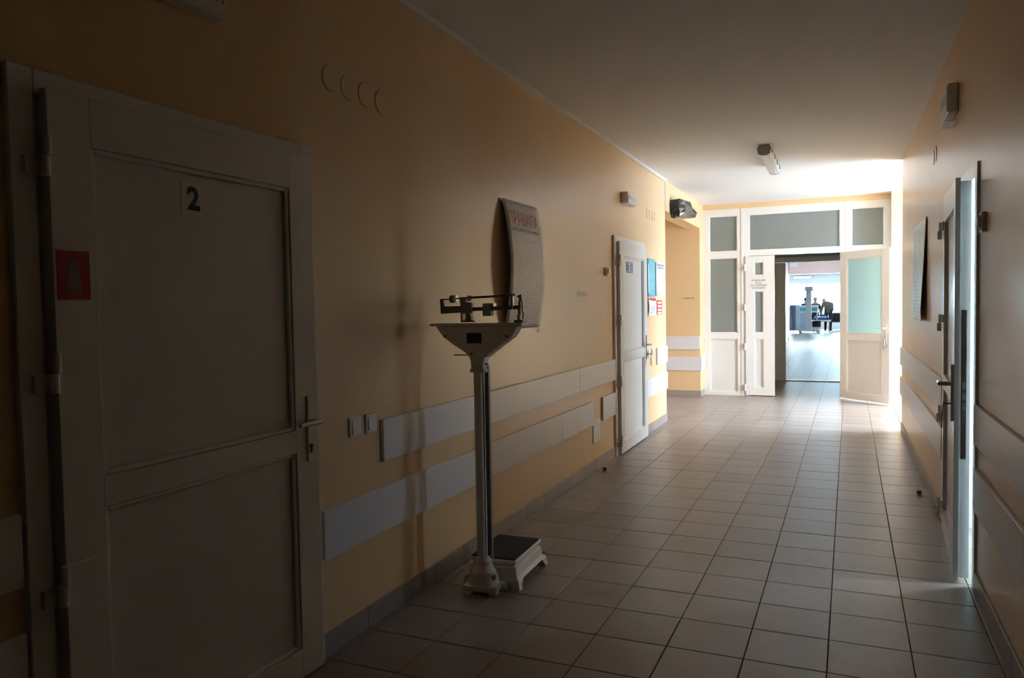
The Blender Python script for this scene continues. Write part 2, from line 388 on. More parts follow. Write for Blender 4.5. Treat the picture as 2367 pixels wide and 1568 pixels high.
# skirting tiles
def skirting(name, label, segs, z=.095):
    root = empty(name, (segs[0][0], segs[0][2], 0), label, 'baseboard', kind='structure')
    for (x0, x1, y0, y1, along) in segs:
        L = (y1 - y0) if along == 'y' else (x1 - x0)
        n = max(1, round(L / T)); st = L / n
        for i in range(n):
            a, b = i * st + .001, (i + 1) * st - .001
            if along == 'y': bm = nb(x0, x1, y0 + a, y0 + b, 0, z)
            else: bm = nb(x0 + a, x0 + b, y0, y1, 0, z)
            fin('tile', bm, M_SKIRT, root, bevel=.0015)
    return root
skirting('baseboard_left', 'grey-brown skirting tiles along the left corridor wall', [(XL, XL + .01, .0, 1.26, 'y'), (XL, XL + .01, 2.47, 6.80, 'y'), (XL, XL + .01, 8.01, YC, 'y')])
skirting('baseboard_right', 'grey-brown skirting tiles along the right corridor wall', [(XR - .01, XR, 1.8, 4.18, 'y'), (XR - .01, XR, 5.44, YC + .005, 'y')])
skirting('baseboard_passage', 'grey-brown skirting tiles at the foot of the passage wall', [(-4.0, XB, YB - .01, YB, 'x'), (XB, XB + .01, YB - .01, YP - .03, 'y')])
skirting('baseboard_pier', 'grey-brown skirting tiles at the foot of the bright pier', [(.625, LOBX, 11.61, 11.62, 'x')])
skirting('baseboard_corner', 'white tile end at the lobby side of the right wall', [(XR, LOBX, YC, YC + .01, 'x')])

# ------------------------------------------------------------------ white doors on the left wall
def K(y, z, d):                               # a spot measured on the wall plane, moved to a surface d in front of it
    k = (-XL - d) / (-XL); return y * k, CAMH + (z - CAMH) * k
def pvc_door(name, f0, label, handle_side=True):
    f1 = f0 + 1.19; zt = 2.04; X = XL
    root = empty(name, (X, (f0 + f1) / 2, 0), label, 'door', kind='structure')
    bm = nb(X, X + .02, f0, f0 + .068, 0, zt); box(bm, X, X + .02, f1 - .068, f1, 0, zt); box(bm, X, X + .02, f0 + .068, f1 - .068, zt - .068, zt)
    fin('frame', bm, M_PVC, root, bevel=.003)
    bm = nb(X, X + .004, f0 + .068, f1 - .068, .01, zt - .068); fin('rebate', bm, M_PVC, root)
    l0, l1, lz = f0 + .082, f1 - .045, zt - .05
    p0, p1 = f0 + .205, f1 - .172
    zz = [.012, .125, .872, .955, 1.86, lz]
    bm = nb(X + .006, X + .048, l0, p0, zz[0], lz); box(bm, X + .006, X + .048, p1, l1, zz[0], lz)
    for a, b in ((0, 1), (2, 3), (4, 5)): box(bm, X + .006, X + .048, p0, p1, zz[a], zz[b])
    leaf = fin('leaf', bm, M_PVC, root, bevel=.0015)
    for a, b in ((1, 2), (3, 4)):
        pn = fin('panel', nb(X + .01, X + .026, p0, p1, zz[a], zz[b]), M_PANEL, leaf)
        bm = nb()                              # glazing bead round the panel
        e = .016
        for q in ((p0, p0 + e, zz[a], zz[b]), (p1 - e, p1, zz[a], zz[b]), (p0 + e, p1 - e, zz[a], zz[a] + e), (p0 + e, p1 - e, zz[b] - e, zz[b])):
            box(bm, X + .026, X + .042, *q)
        fin('bead', bm, M_PVC, leaf, bevel=.004)
    for z in (1.815, 1.255, .695, .135):
        h = nb(); cyl(h, (X + .05, l0 - .012, z - .052), (X + .05, l0 - .012, z - .002), .013, n=12); cyl(h, (X + .052, l0 - .004, z + .002), (X + .052, l0 - .004, z + .052), .010, n=12)
        box(h, X + .048, X + .056, l0 - .004, l0 + .085, z + .004, z + .05); box(h, X + .02, X + .034, f0 + .03, l0, z - .05, z - .004)
        fin('hinge', h, M_HINGE, root)
    yh = l1 - .055
    pl = fin('lock_plate', nb(X + .048, X + .058, yh - .016, yh + .016, .83, 1.08), M_HINGE, root, bevel=.003)
    lv = nb(); cyl(lv, (X + .056, yh, .982), (X + .10, yh, .982), .010); cyl(lv, (X + .098, yh + .008, .982), (X + .098, yh - .11, .982), .010, .008)
    fin('lever', lv, M_STEEL, pl, smooth=False)
    kh = nb(); cyl(kh, (X + .057, yh, .888), (X + .0605, yh, .888), .009); box(kh, X + .057, X + .0605, yh - .005, yh + .005, .862, .888)
    fin('keyhole', kh, M_DARK, pl)
    return root
d1 = pvc_door('door_1', 1.271, 'white two-panel door numbered 2 with a red fire extinguisher sticker')
d2 = pvc_door('door_2', 6.797, 'white two-panel door with a small blue sign and keys in the lock')

# ------------------------------------------------------------------ white bumper boards on the walls
def board(x0, x1, y0, y1, z0, z1, label, group=None):
    return tag(fin('bumper_rail', nb(x0, x1, y0, y1, z0, z1), M_BOARD, bevel=.002), label, 'bumper rail', group or 'white bumper boards on the corridor walls')
BT = .018
for y0, y1, z0, z1, lb in ((2.925, 5.763, .715, .905, 'long upper grey-white bumper board between light switches and board joint'),
        (5.766, 6.80, .715, .905, 'shorter upper grey-white bumper board ending at the door with blue sign'),
        (2.480, 5.330, .398, .598, 'long lower grey-white bumper board starting at the door numbered 2'),
        (5.333, 6.112, .398, .598, 'lower grey-white bumper board ending before the small wall hatch'),
        (6.395, 6.80, .395, .600, 'very short bumper board piece beside the door with blue sign'),
        (8.560, YC, .715, .905, 'upper bumper board at the bright corner of the left wall, above the lower one'),
        (8.03, YC, .398, .598, 'lower bumper board at the bright corner of the left wall'),
        (-.6, 1.262, .715, .905, 'upper bumper board on the hinge side of the door numbered 2'),
        (-.6, 1.262, .398, .598, 'lower bumper board on the hinge side of the door numbered 2')):
    board(XL, XL + BT, y0, y1, z0, z1, lb)
board(-4.2, XB - .002, YB - BT, YB, .712, .908, 'upper bumper board on the passage wall left of the glazed partition')
board(-4.2, XB - .002, YB - BT, YB, .396, .602, 'lower bumper board on the passage wall left of the glazed partition')
board(XB, XB + BT, YB - BT, YP - .035, .396, .602, 'short bumper board round the corner beside the glazed partition')
for y0, y1, z0, z1, lb in ((-.6, 4.17, .715, .905, 'upper bumper board on the right wall before the ajar door'), (-.6, 4.17, .398, .598, 'lower bumper board on the right wall before the ajar door'),
        (5.45, YC + .018, .715, .905, 'upper bumper board on the right wall between ajar door and lobby'), (5.45, YC + .018, .398, .598, 'lower bumper board on the right wall between ajar door and lobby')):
    board(XR - BT, XR, y0, y1, z0, z1, lb)

# ------------------------------------------------------------------ glazed partitions
def bay(root, y, x0, x1, zs, kinds):
    for i, k in enumerate(kinds):
        a, b = zs[2 * i], zs[2 * i + 1]
        if k == 'g': fin('pane', nb(x0, x1, y + .028, y + .036, a, b), M_GLASS, root)
        else: fin('panel', nb(x0, x1, y + .022, y + .042, a, b), M_PANEL, root)
        bm = nb(); e = .014
        for q in ((x0, x0 + e, a, b), (x1 - e, x1, a, b), (x0 + e, x1 - e, a, a + e), (x0 + e, x1 - e, b - e, b)): box(bm, q[0], q[1], y + .010, y + .024, q[2], q[3])
        fin('bead', bm, M_PVC, root)
def leaf_part(root, name, x0, x1, y, panes, zb=.012, zt=2.088, hinge_x=None):
    """door leaf in world coordinates, front face at y"""
    xs0, xs1 = panes[0][0], panes[0][1]
    bm = nb(x0, xs0, y, y + .06, zb, zt); box(bm, xs1, x1, y, y + .06, zb, zt)
    zz = [zb] + [z for p in sorted(panes, key=lambda p: p[2]) for z in (p[2], p[3])] + [zt]
    for i in range(0, len(zz), 2): box(bm, xs0, xs1, y, y + .06, zz[i], zz[i + 1])
    leaf = fin(name, bm, M_PVC, root, bevel=.002)
    for (a, b, c, d, k) in panes:
        fin('pane' if k == 'g' else 'panel', nb(a, b, y + .022, y + .034, c, d), M_GLASS if k == 'g' else M_PANEL, leaf)
        bm = nb(); e = .013
        for q in ((a, a + e, c, d), (b - e, b, c, d), (a + e, b - e, c, c + e), (a + e, b - e, d - e, d)): box(bm, q[0], q[1], y + .006, y + .022, q[2], q[3])
        fin('bead', bm, M_PVC, leaf)
    return leaf
ZB = [.055, .86, .945, 2.08, 2.17, 2.71]
def partition(name, y, label, x_in=XB, x_out=.625):
    root = empty(name, ((x_in + x_out) / 2, y, 0), label, 'partition', kind='structure')
    bm = nb(x_in, -1.842, y, y + .07, 0, 2.81); box(bm, -1.43, -1.262, y, y + .07, 0, 2.81); box(bm, -.013, .132, y, y + .07, 0, 2.81); box(bm, .552, x_out, y, y + .07, 0, 2.81)
    for (a, b) in ((-1.842, -1.43), (.132, .552)):
        for z0, z1 in ((0, .055), (.86, .945), (2.08, 2.17), (2.71, 2.81)): box(bm, a, b, y, y + .07, z0, z1)
    for z0, z1 in ((2.095, 2.17), (2.71, 2.81)): box(bm, -1.262, -.013, y, y + .07, z0, z1)
    fin('frame', bm, M_PVC, root)
    bm = nb(-1.375, -1.345, y - .008, y, 0, 2.81); fin('joint_cover', bm, M_PVC, root); fin('joint_cover', nb(.052, .062, y - .006, y, 2.1, 2.81), M_PVC, root)
    for (a, b) in ((-1.842, -1.43), (.132, .552)): bay(root, y, a, b, ZB, 'pgg')
    bay(root, y, -1.262, -.013, [2.17, 2.71], 'g')
    nl = leaf_part(root, 'narrow_leaf', -1.312, -.903, y - .022, [(-1.186, -1.056, .125, .86, 'p'), (-1.186, -1.056, .945, 1.57, 'g'), (-1.186, -1.056, 1.80, 2.0, 'g')])
    for z in (1.92, 1.33, .74, .13):
        h = nb(); cyl(h, (-1.322, y - .03, z - .05), (-1.322, y - .03, z + .05), .013, n=10); box(h, -1.31, -1.24, y - .03, y - .022, z + .005, z + .048); fin('hinge', h, M_HINGE, root)
    return root
d3 = partition('door_3', YP, 'white glazed partition with double door, one leaf open, lettering on the narrow leaf')
text('lettering', 'РОДИЛЬНЫЙ\nБЛОК\nПОСТОРОННИМ\nНЕ ВХОДИТЬ', (-1.125, YP - .022, 1.672), .235, .145, 'E', M_INK, d3, space=1.25)
for zz in (.2, 1.05, 1.95):
    fin('strike_plate', nb(-.904, -.9005, YP - .015, YP + .02, zz - .06, zz + .06), M_STEEL, d3)
# open wide leaf, hinged on the right post
def wide_leaf(root, hx, hy, ang, wd, name='wide_leaf'):
    lf = leaf_part(None, name, 0, wd, -.03, [(.115, wd - .125, .125, .86, 'p'), (.115, wd - .125, .945, 1.985, 'g')], zb=.03, zt=2.088)
    # rebuild relative to the hinge: children already share world space at build time
    o0 = lf.location.copy()
    for v in lf.data.vertices: v.co += o0
    lf.location = Vector((hx, hy, 0)) - wloc(root); lf.rotation_euler = (0, 0, ang); lf.parent = root
    for c in lf.children:
        for v in c.data.vertices: v.co += o0
        c.location = (0, 0, 0)
    return lf
ANG = math.atan2(-.605, .60)
wf = wide_leaf(d3, 0.005, 11.80, ANG, .85)
xh = .85 - .055
fin('lock_plate', nb(xh - .016, xh + .016, -.038, -.03, .82, 1.09), M_HINGE, wf, local=True)
lv = nb(); cyl(lv, (xh, -.03, 1.03), (xh, -.085, 1.03), .010); cyl(lv, (xh + .01, -.083, 1.03), (xh - .12, -.083, 1.03), .010, .008); fin('lever', lv, M_HINGE, wf, local=True)
kk = nb(); cyl(kk, (xh, -.03, .88), (xh, -.06, .88), .012); box(kk, xh - .012, xh + .012, -.066, -.06, .80, .885); box(kk, xh - .03, xh - .012, -.06, -.056, .74, .84)
fin('keys', kk, M_STEEL, wf, local=True)
d4 = partition('door_4', YQ, 'second white glazed partition seen through the open double door')
wf2 = wide_leaf(d4, 0.03, YQ + .13, math.radians(14), .80)
fin('threshold', nb(-1.3, 0, YQ - .02, YQ + .08, 0, .012), M_PVC, d4)
struct('wall_lintel_far', nb(XB, .8, YQ - .03, YQ + .1, 2.81, ZC), M_WALL, 'strip of wall over the second partition', cat='wall')
struct('wall_far_side', nb(.625, .9, YQ, YQ + .1, 0, 2.81), M_WALL, 'wall beside the second partition', cat='wall')

# ------------------------------------------------------------------ ajar door on the right wall
d5 = empty('door_5', (XR, 4.8, 0), 'white door standing ajar in the right wall, light spilling from its gap', 'door', kind='structure')
XFc = XR - .002
bm = nb(XFc - .008, XR + .17, 4.185, DY0, 0, 2.05); box(bm, XFc - .008, XR + .17, DY1, 5.43, 0, 2.05); box(bm, XFc - .008, XR + .17, DY0, DY1, DZ, 2.05)
fin('frame', bm, M_PVC, d5, bevel=.002)
LW = 1.042                                     # local: hinge axis at 0, leaf runs along -Y, corridor face at -X
p0, p1 = -LW + .115, -.12
zz = [.028, .13, .872, .955, 1.86, 1.975]
bm = nb(0, .046, -LW, p0, zz[0], zz[5]); box(bm, 0, .046, p1, 0, zz[0], zz[5])
for a, b in ((0, 1), (2, 3), (4, 5)): box(bm, 0, .046, p0, p1, zz[a], zz[b])
leaf = fin('leaf', bm, M_PVC, d5, local=True)
leaf.location = Vector((XFc - .001, 5.330, 0)) - wloc(d5); leaf.rotation_euler = (0, 0, math.radians(-3.35))
bm = nb(-.022, 0, -LW - .012, p0, zz[0] - .012, zz[5] + .016); box(bm, -.022, 0, p1, .014, zz[0] - .012, zz[5] + .016)
for a, b, e0, e1 in ((0, 1, -.012, 0), (2, 3, 0, 0), (4, 5, 0, .016)): box(bm, -.022, 0, p0, p1, zz[a] + e0, zz[b] + e1)
fin('rebate_lip', bm, M_PVC, leaf, local=True)
for a, b in ((1, 2), (3, 4)):
    fin('panel', nb(-.002, .028, p0, p1, zz[a], zz[b]), M_PANEL, leaf, local=True)
fin('lock_face', nb(.008, .030, -LW - .0025, -LW, .62, 1.35), M_STEEL, leaf, local=True)
for z in (.985, .93, .88): fin('latch_slot', nb(.013, .025, -LW - .004, -LW - .002, z - .02, z + .015), M_CAST, leaf, local=True)
yh = -LW + .045
pl = fin('lock_plate', nb(-.034, -.022, yh - .018, yh + .018, .80, 1.08), M_HINGE, leaf, local=True)
lv = nb(); cyl(lv, (-.03, yh, .985), (-.084, yh, .985), .011); cyl(lv, (-.082, yh - .006, .985), (-.082, yh + .13, .982), .010, .008); fin('lever', lv, M_STEEL, leaf, local=True)
for z in (1.82, 1.26, .70, .13):
    h = nb(); cyl(h, (-.040, .018, z - .05), (-.040, .018, z), .013, n=10); cyl(h, (-.034, .012, z + .002), (-.034, .012, z + .052), .011, n=10)
    box(h, -.030, -.022, -.085, .012, z + .004, z + .05); fin('hinge', h, M_HINGE, leaf, local=True)
# key bunch in the lock of the ajar door
def keys(name, base, m_out, label, ax):
    """bunch hanging below the lock at base; ax = unit vector out of the door"""
    b = Vector(base); a = Vector(ax); s = Vector((0, 1, 0))
    root = empty(name, b, label, 'keys', 'key bunches in the door locks')
    bm = nb(); cyl(bm, b, b + a * .03, .004, n=8); box(bm, *sum([[min(c0, c1), max(c0, c1)] for c0, c1 in zip(b + a * .03 - s * .011 - Vector((0, 0, .011)), b + a * .034 + s * .011 + Vector((0, 0, .011)))], [])); fin('key', bm, M_KEY, root)
    c = b + a * .036 - Vector((0, 0, .022)); bm = nb(); pts = [c + a * (.0 ) + s * (.014 * math.cos(t)) + Vector((0, 0, .016 * math.sin(t))) for t in [i * math.pi / 6 for i in range(13)]]
    tube(bm, pts, .0016, 6); fin('ring', bm, M_STEEL, root)
    for i, (dy, dl, mm) in enumerate(((-.008, .062, M_KEY), (.01, .056, M_KEY), (.0, .085, M_LEATHER))):
        t0 = c + s * dy - Vector((0, 0, .016)); bm = nb(); wd = .016 if mm is M_LEATHER else .009
        prism(bm, [t0 + s * (-.004), t0 + s * .004, t0 + s * wd - Vector((0, 0, dl * .45)), t0 + s * (wd * .6) - Vector((0, 0, dl)), t0 - s * (wd * .6) - Vector((0, 0, dl)), t0 - s * wd - Vector((0, 0, dl * .45))], a * (.004 if mm is M_LEATHER else .002))
        fin('key_fob' if mm is M_LEATHER else 'key', bm, mm, root)
    return root
lw = leaf.matrix_world
bpy.context.view_layer.update()
kp = leaf.matrix_world @ Vector((-.034, yh, .885))
keys('key_bunch', kp, None, 'bunch of keys with a brown fob hanging from the ajar door lock', (-1, 0, 0))
keys('key_bunch', (XL + .06, 6.797 + 1.19 - .1, .885), None, 'bunch of keys hanging from the door with the blue sign', (1, 0, 0))

# ------------------------------------------------------------------ medical beam scale
SX, SYY = -1.627, 3.372
sc = empty('medical_beam_scale', (SX, SYY, 0), 'cream enamelled column beam scale with black mat platform, standing by the left wall', 'scale')
RZ = math.radians(2.0)
PC = Vector((-1.617, 3.625, 0))
def rot(p): return PC + Matrix.Rotation(RZ, 3, 'Z') @ (Vector(p) - PC)
def rotbm(bm):
    for v in bm.verts: v.co = rot(v.co)
    return bm
# platform base: tapered cast box on four feet with an arched skirt
bm = nb()
x0, x1, y0, y1 = PC.x - .125, PC.x + .125, PC.y - .185, PC.y + .19
def ring(e, z): return [(x0 - e, y0 - e, z), (x1 + e, y0 - e, z), (x1 + e, y1 + e, z), (x0 - e, y1 + e, z)]
loft(bm, [ring(.022, .040), ring(.020, .052), ring(.008, .056), ring(.001, .100), ring(-.003, .106)])
fin('platform_base', rotbm(bm), M_ENAMEL, sc, bevel=.003)
for sx, sy in ((-1, -1), (1, -1), (-1, 1), (1, 1)):
    cx, cyy = (x1 + .012 if sx > 0 else x0 - .012), (y1 + .012 if sy > 0 else y0 - .012)
    bm = nb()
    def fr(e, z, ox, oy): return [(cx - sx * .0 - (e if sx > 0 else -.012) - ox, cyy - (e if sy > 0 else -.012), z)]
    ax, bx = sorted((cx + sx * .012, cx - sx * .06)); ay, by = sorted((cyy + sy * .012, cyy - sy * .06))
    top = [(ax, ay, .045), (bx, ay, .045), (bx, by, .045), (ax, by, .045)]
    ax2, bx2 = sorted((cx + sx * .014, cx - sx * .028)); ay2, by2 = sorted((cyy + sy * .014, cyy - sy * .028))
    mid = [(ax2, ay2, .018), (bx2, ay2, .018), (bx2, by2, .018), (ax2, by2, .018)]
    ax3, bx3 = sorted((cx + sx * .020, cx - sx * .022)); ay3, by3 = sorted((cyy + sy * .020, cyy - sy * .022))
    low = [(ax3, ay3, 0), (bx3, ay3, 0), (bx3, by3, 0), (ax3, by3, 0)]
    loft(bm, [low, mid, top]); fin('foot', rotbm(bm), M_ENAMEL, sc, bevel=.003)
fin('platform_gap', rotbm(nb(x0 + .012, x1 - .012, y0 + .012, y1 - .012, .100, .124)), M_ENAMEL, sc)
fin('platform_plate', rotbm(nb(x0 - .002, x1 + .002, y0 - .004, y1 + .004, .123, .140)), M_ENAMEL, sc, bevel=.003)
fin('platform_mat', rotbm(nb(x0 + .006, x1 - .006, y0 + .004, y1 - .004, .140, .146)), M_RUBBER, sc, bevel=.0015)
bm = nb(); cyl(bm, (x1 + .018, y1 - .02, .075), (x1 + .034, y1 - .02, .075), .008, n=10); fin('side_knob', rotbm(bm), M_CAST, sc)
# pedestal of the column
bm = nb()
prof = [(.018, .086, .080, .07), (.034, .082, .076, .066), (.040, .074, .068, .06), (.066, .066, .060, .054), (.088, .054, .050, .045), (.092, .058, .054, .048), (.101, .058, .054, .048), (.105, .051, .048, .043), (.126, .043, .043, .039), (.146, .037, .038, .034), (.150, .040, .041, .036), (.158, .040, .041, .036), (.162, .032, .034, .03), (.174, .030, .033, .028)]
loft(bm, [rrect(SX, SYY, z, hx, hy, min(r, hx - .001, hy - .001), 5) for z, hx, hy, r in prof])
fin('pedestal', bm, M_ENAMEL, sc, smooth=True)
for sx, sy in ((-.055, -.055), (.06, -.03), (-.07, .05), (.07, .05)):
    bm = nb(); loft(bm, [rrect(SX + sx * 1.05, SYY + sy * 1.1, 0, .026, .022, .012, 3), rrect(SX + sx, SYY + sy, .014, .028, .024, .012, 3), rrect(SX + sx * .8, SYY + sy * .8, .04, .04, .034, .015, 3)]); fin('foot', bm, M_ENAMEL, sc)
fin('base_arm', nb(SX - .06, SX + .06, SYY + .03, y0 + .03, .022, .088), M_ENAMEL, sc, bevel=.01)
bm = nb(); box(bm, SX + .052, SX + .066, SYY - .028, SYY + .006, .062, .086); fin('worn_patch', bm, M_CAST, sc, bevel=.004)
# column: enamelled tube, chrome wire added for its highlight line, pull rod behind
bm = nb(); loft(bm, [rrect(SX - .006, SYY, z, .0225, .026, .012, 4) for z in (.165, 1.10)]); fin('column', bm, M_ENAMEL, sc, smooth=False)
bm = nb(); cyl(bm, (SX + .0195, SYY - .006, .165), (SX + .0195, SYY - .006, 1.10), .0045, n=8); fin('highlight_wire', bm, M_CHROME, sc)
bm = nb(); loft(bm, [rrect(SX + .029, SYY + .022, z, .011, .012, .003, 2) for z in (.15, 1.115)]); fin('pull_rod', bm, M_CAST, sc)
# neck collar
bm = nb(); loft(bm, [rrect(SX - .002, SYY, z, a, b_, .012, 4) for z, a, b_ in ((1.088, .038, .036), (1.096, .041, .038), (1.104, .038, .036), (1.107, .034, .034), (1.14, .036, .034), (1.165, .043, .036))])
fin('collar', bm, M_ENAMEL, sc, smooth=False)
bm = nb(); cyl(bm, (SX + .036, SYY - .004, 1.128), (SX + .046, SYY - .006, 1.128), .007, n=8); fin('clamp_screw', bm, M_CAST, sc)
# head: funnel shaped casing
def HX(u): return hit(1, SYY, u, 760).x
prf = [(1.314, -1.850, -1.412), (1.288, -1.832, -1.424), (1.260, -1.810, -1.443), (1.247, -1.790, -1.462), (1.222, -1.752, -1.500), (1.196, -1.706, -1.536), (1.178, -1.681, -1.562), (1.162, -1.668, -1.580)]
def head_ring(z, a, b_, e): return [(a, SYY - e, z), (b_, SYY - e, z), (b_, SYY + e, z), (a, SYY + e, z)]
bm = nb(); loft(bm, [head_ring(z, a, b_, .036) for z, a, b_ in prf]); hd = fin('head_casing', bm, M_ENAMEL, sc, bevel=.004)
fp = [(x, SYY - .036, z) for z, x, _ in prf[:-1]] + [(x, SYY - .036, z) for z, _, x in prf[:-1][::-1]]
cxm, czm = -1.631, 1.245
bm = nb(); prism(bm, [(cxm + (x - cxm) * .955, y - .003, czm + (z - czm) * .97) for x, y, z in fp], (0, .004, 0)); fin('front_plate', bm, M_ENAMEL, hd, bevel=.001)
fin('top_plate', nb(-1.882, -1.386, SYY - .042, SYY + .042, 1.314, 1.328), M_ENAMEL, sc, bevel=.003)
npz = fin('name_plate', nb(-1.677, -1.597, SYY - .0415, SYY - .038, 1.231, 1.281), M_NAME, hd, bevel=.001)
for u, z in ((-1.796, 1.266), (-1.464, 1.266), (-1.652, 1.180)):
    bm = nb(); cyl(bm, (u, SYY - .038, z), (u, SYY - .044, z), .005, n=8); fin('screw', bm, M_NAME, hd)
bm = nb(); cyl(bm, (-1.785, SYY + .03, 1.168), (-1.69, SYY + .03, 1.169), .0032, n=8); fin('stop_rod', bm, M_CAST, sc)
# beam assembly, measured from the photograph's close-up grid
def fx(x): return -1.886 + .0002383 * x
def fz(y): return 1.4948 - .000217 * y
def bar(bm, a, b, h, t):                      # rectangular bar between two grid points
    p, q = Vector((fx(a[0]), SYY, fz(a[1]))), Vector((fx(b[0]), SYY, fz(b[1])))
    up = Vector((0, 0, h / 2)); sd = Vector((0, t / 2, 0))
    loft(bm, [[p + up + sd, p + up - sd, p - up - sd, p - up + sd], [q + up + sd, q + up - sd, q - up - sd, q - up + sd]])
    return bm
fin('upper_beam', bar(bar(nb(), (640, 200), (900, 192), .009, .009), (880, 192), (1840, 158), .0105, .010), M_BEAM, sc)
bm = nb(); bar(bm, (200, 222), (660, 204), .0065, .0065); fin('zero_screw', bm, M_BEAM, sc)
bm = nb(); cyl(bm, (fx(440), SYY, fz(215)), (fx(530), SYY, fz(211)), .019, n=24); cw = fin('balance_nut', bm, M_BEAM, sc)
bm = nb(); cyl(bm, (fx(530), SYY, fz(211)), (fx(585), SYY, fz(209)), .0185, .0175, n=24); fin('nut_face', bm, M_CHROME, cw)
bm = nb(); prism(bm, [(fx(190), SYY - .005, fz(205)), (fx(270), SYY - .005, fz(205)), (fx(285), SYY - .005, fz(385)), (fx(690), SYY - .005, fz(375)), (fx(700), SYY - .005, fz(525)), (fx(205), SYY - .005, fz(548))], (0, .010, 0)); fin('beam_yoke', bm, M_BEAM, sc, bevel=.001)
bm = nb(); prism(bm, [(fx(660), SYY - .009, fz(190)), (fx(815), SYY - .009, fz(182)), (fx(790), SYY - .009, fz(290)), (fx(910), SYY - .009, fz(300)), (fx(900), SYY - .009, fz(480)), (fx(690), SYY - .009, fz(500))], (0, .018, 0)); fin('fulcrum_plate', bm, M_CAST, sc, bevel=.0015)
bm = nb(); bar(bm, (840, 205), (905, 203), .027, .022); sl = fin('small_poise', bm, M_BEAM, sc, bevel=.002)
bm = nb(); bar(bm, (868, 204), (882, 204), .028, .024); fin('poise_edge', bm, M_CHROME, sl)
bm = nb(); bar(bm, (880, 455), (2010, 425), .0185, .011); fin('lower_beam', bm, M_BEAM, sc)
bm = nb(); bar(bm, (920, 420), (945, 420), .052, .022); fin('beam_stop', bm, M_CAST, sc, bevel=.001)
bm = nb(); bar(bm, (1198, 468), (1382, 466), .062, .034); pw = fin('large_poise', bm, M_GREY, sc, bevel=.002)
bm = nb(); bar(bm, (1382, 466), (1446, 465), .062, .004); fin('poise_window', bm, M_CLEAR, pw); bm = nb(); bar(bm, (1440, 400), (1448, 400), .030, .034); fin('poise_edge', bm, M_CHROME, pw)
bm = nb(); bar(bm, (1400, 430), (1425, 430), .026, .02); fin('poise_clip', bm, M_BEAM, pw)
bm = nb(); bar(bm, (1805, 300), (1850, 298), .070, .010); lk = fin('end_link', bm, M_BEAM, sc); bm = nb(); bar(bm, (1835, 300), (1860, 299), .072, .012); fin('link_edge', bm, M_CHROME, lk)
bm = nb(); prism(bm, [(fx(1850), SYY - .004, fz(120)), (fx(1910), SYY - .004, fz(155)), (fx(1850), SYY - .004, fz(180))], (0, .008, 0)); fin('beam_pointer', bm, M_BEAM, sc)
# fulcrum stand with eye
bm = nb()
for pts in ([(690, 745), (690, 560), (730, 500), (730, 745)], [(690, 500), (900, 480), (905, 545), (690, 560)], [(800, 745), (800, 540), (880, 520), (925, 600), (948, 745)], [(690, 745), (690, 710), (948, 710), (948, 745)]):
    prism(bm, [(fx(a), SYY - .014, fz(b)) for a, b in pts], (0, .028, 0))
fin('fulcrum_stand', bm, M_CAST, sc)
bm = nb(); tube(bm, [(fx(762) + .0125 * math.cos(t), SYY - .016, fz(615) + .020 * math.sin(t)) for t in [i * math.pi / 8 for i in range(17)]], .0022, 6); fin('shackle', bm, M_CHROME, sc)
bm = nb(); prism(bm, [(fx(945), SYY - .02, fz(745)), (fx(945), SYY - .02, fz(700)), (fx(985), SYY - .02, fz(705)), (fx(1010), SYY - .02, fz(745))], (0, .02, 0)); fin('stand_lug', bm, M_CAST, sc)
# right stop post with its pointer and curled wire
cpt = [(1985, 720), (1970, 640), (1995, 560), (1985, 500), (2005, 420), (2000, 330), (2020, 250), (2015, 190)]
bm = nb(); prism(bm, [(fx(a - 26), SYY - .008, fz(b)) for a, b in cpt] + [(fx(a + 26), SYY - .008, fz(b)) for a, b in cpt[::-1]], (0, .016, 0))
prism(bm, [(fx(1938), SYY - .006, fz(185)), (fx(2038), SYY - .006, fz(135)), (fx(2036), SYY - .006, fz(215)), (fx(1990), SYY - .006, fz(220))], (0, .012, 0))
box(bm, fx(1895), fx(2085), SYY - .018, SYY + .018, 1.326, fz(705)); fin('stop_post', bm, M_CAST, sc)
bm = nb(); tube(bm, [(fx(a), SYY - .012, fz(b)) for a, b in ((2052, 270), (2072, 330), (2072, 430), (2060, 500), (2090, 550), (2088, 610), (2068, 650), (2095, 690))], .003, 6); fin('wire_hook', bm, M_BEAM, sc)

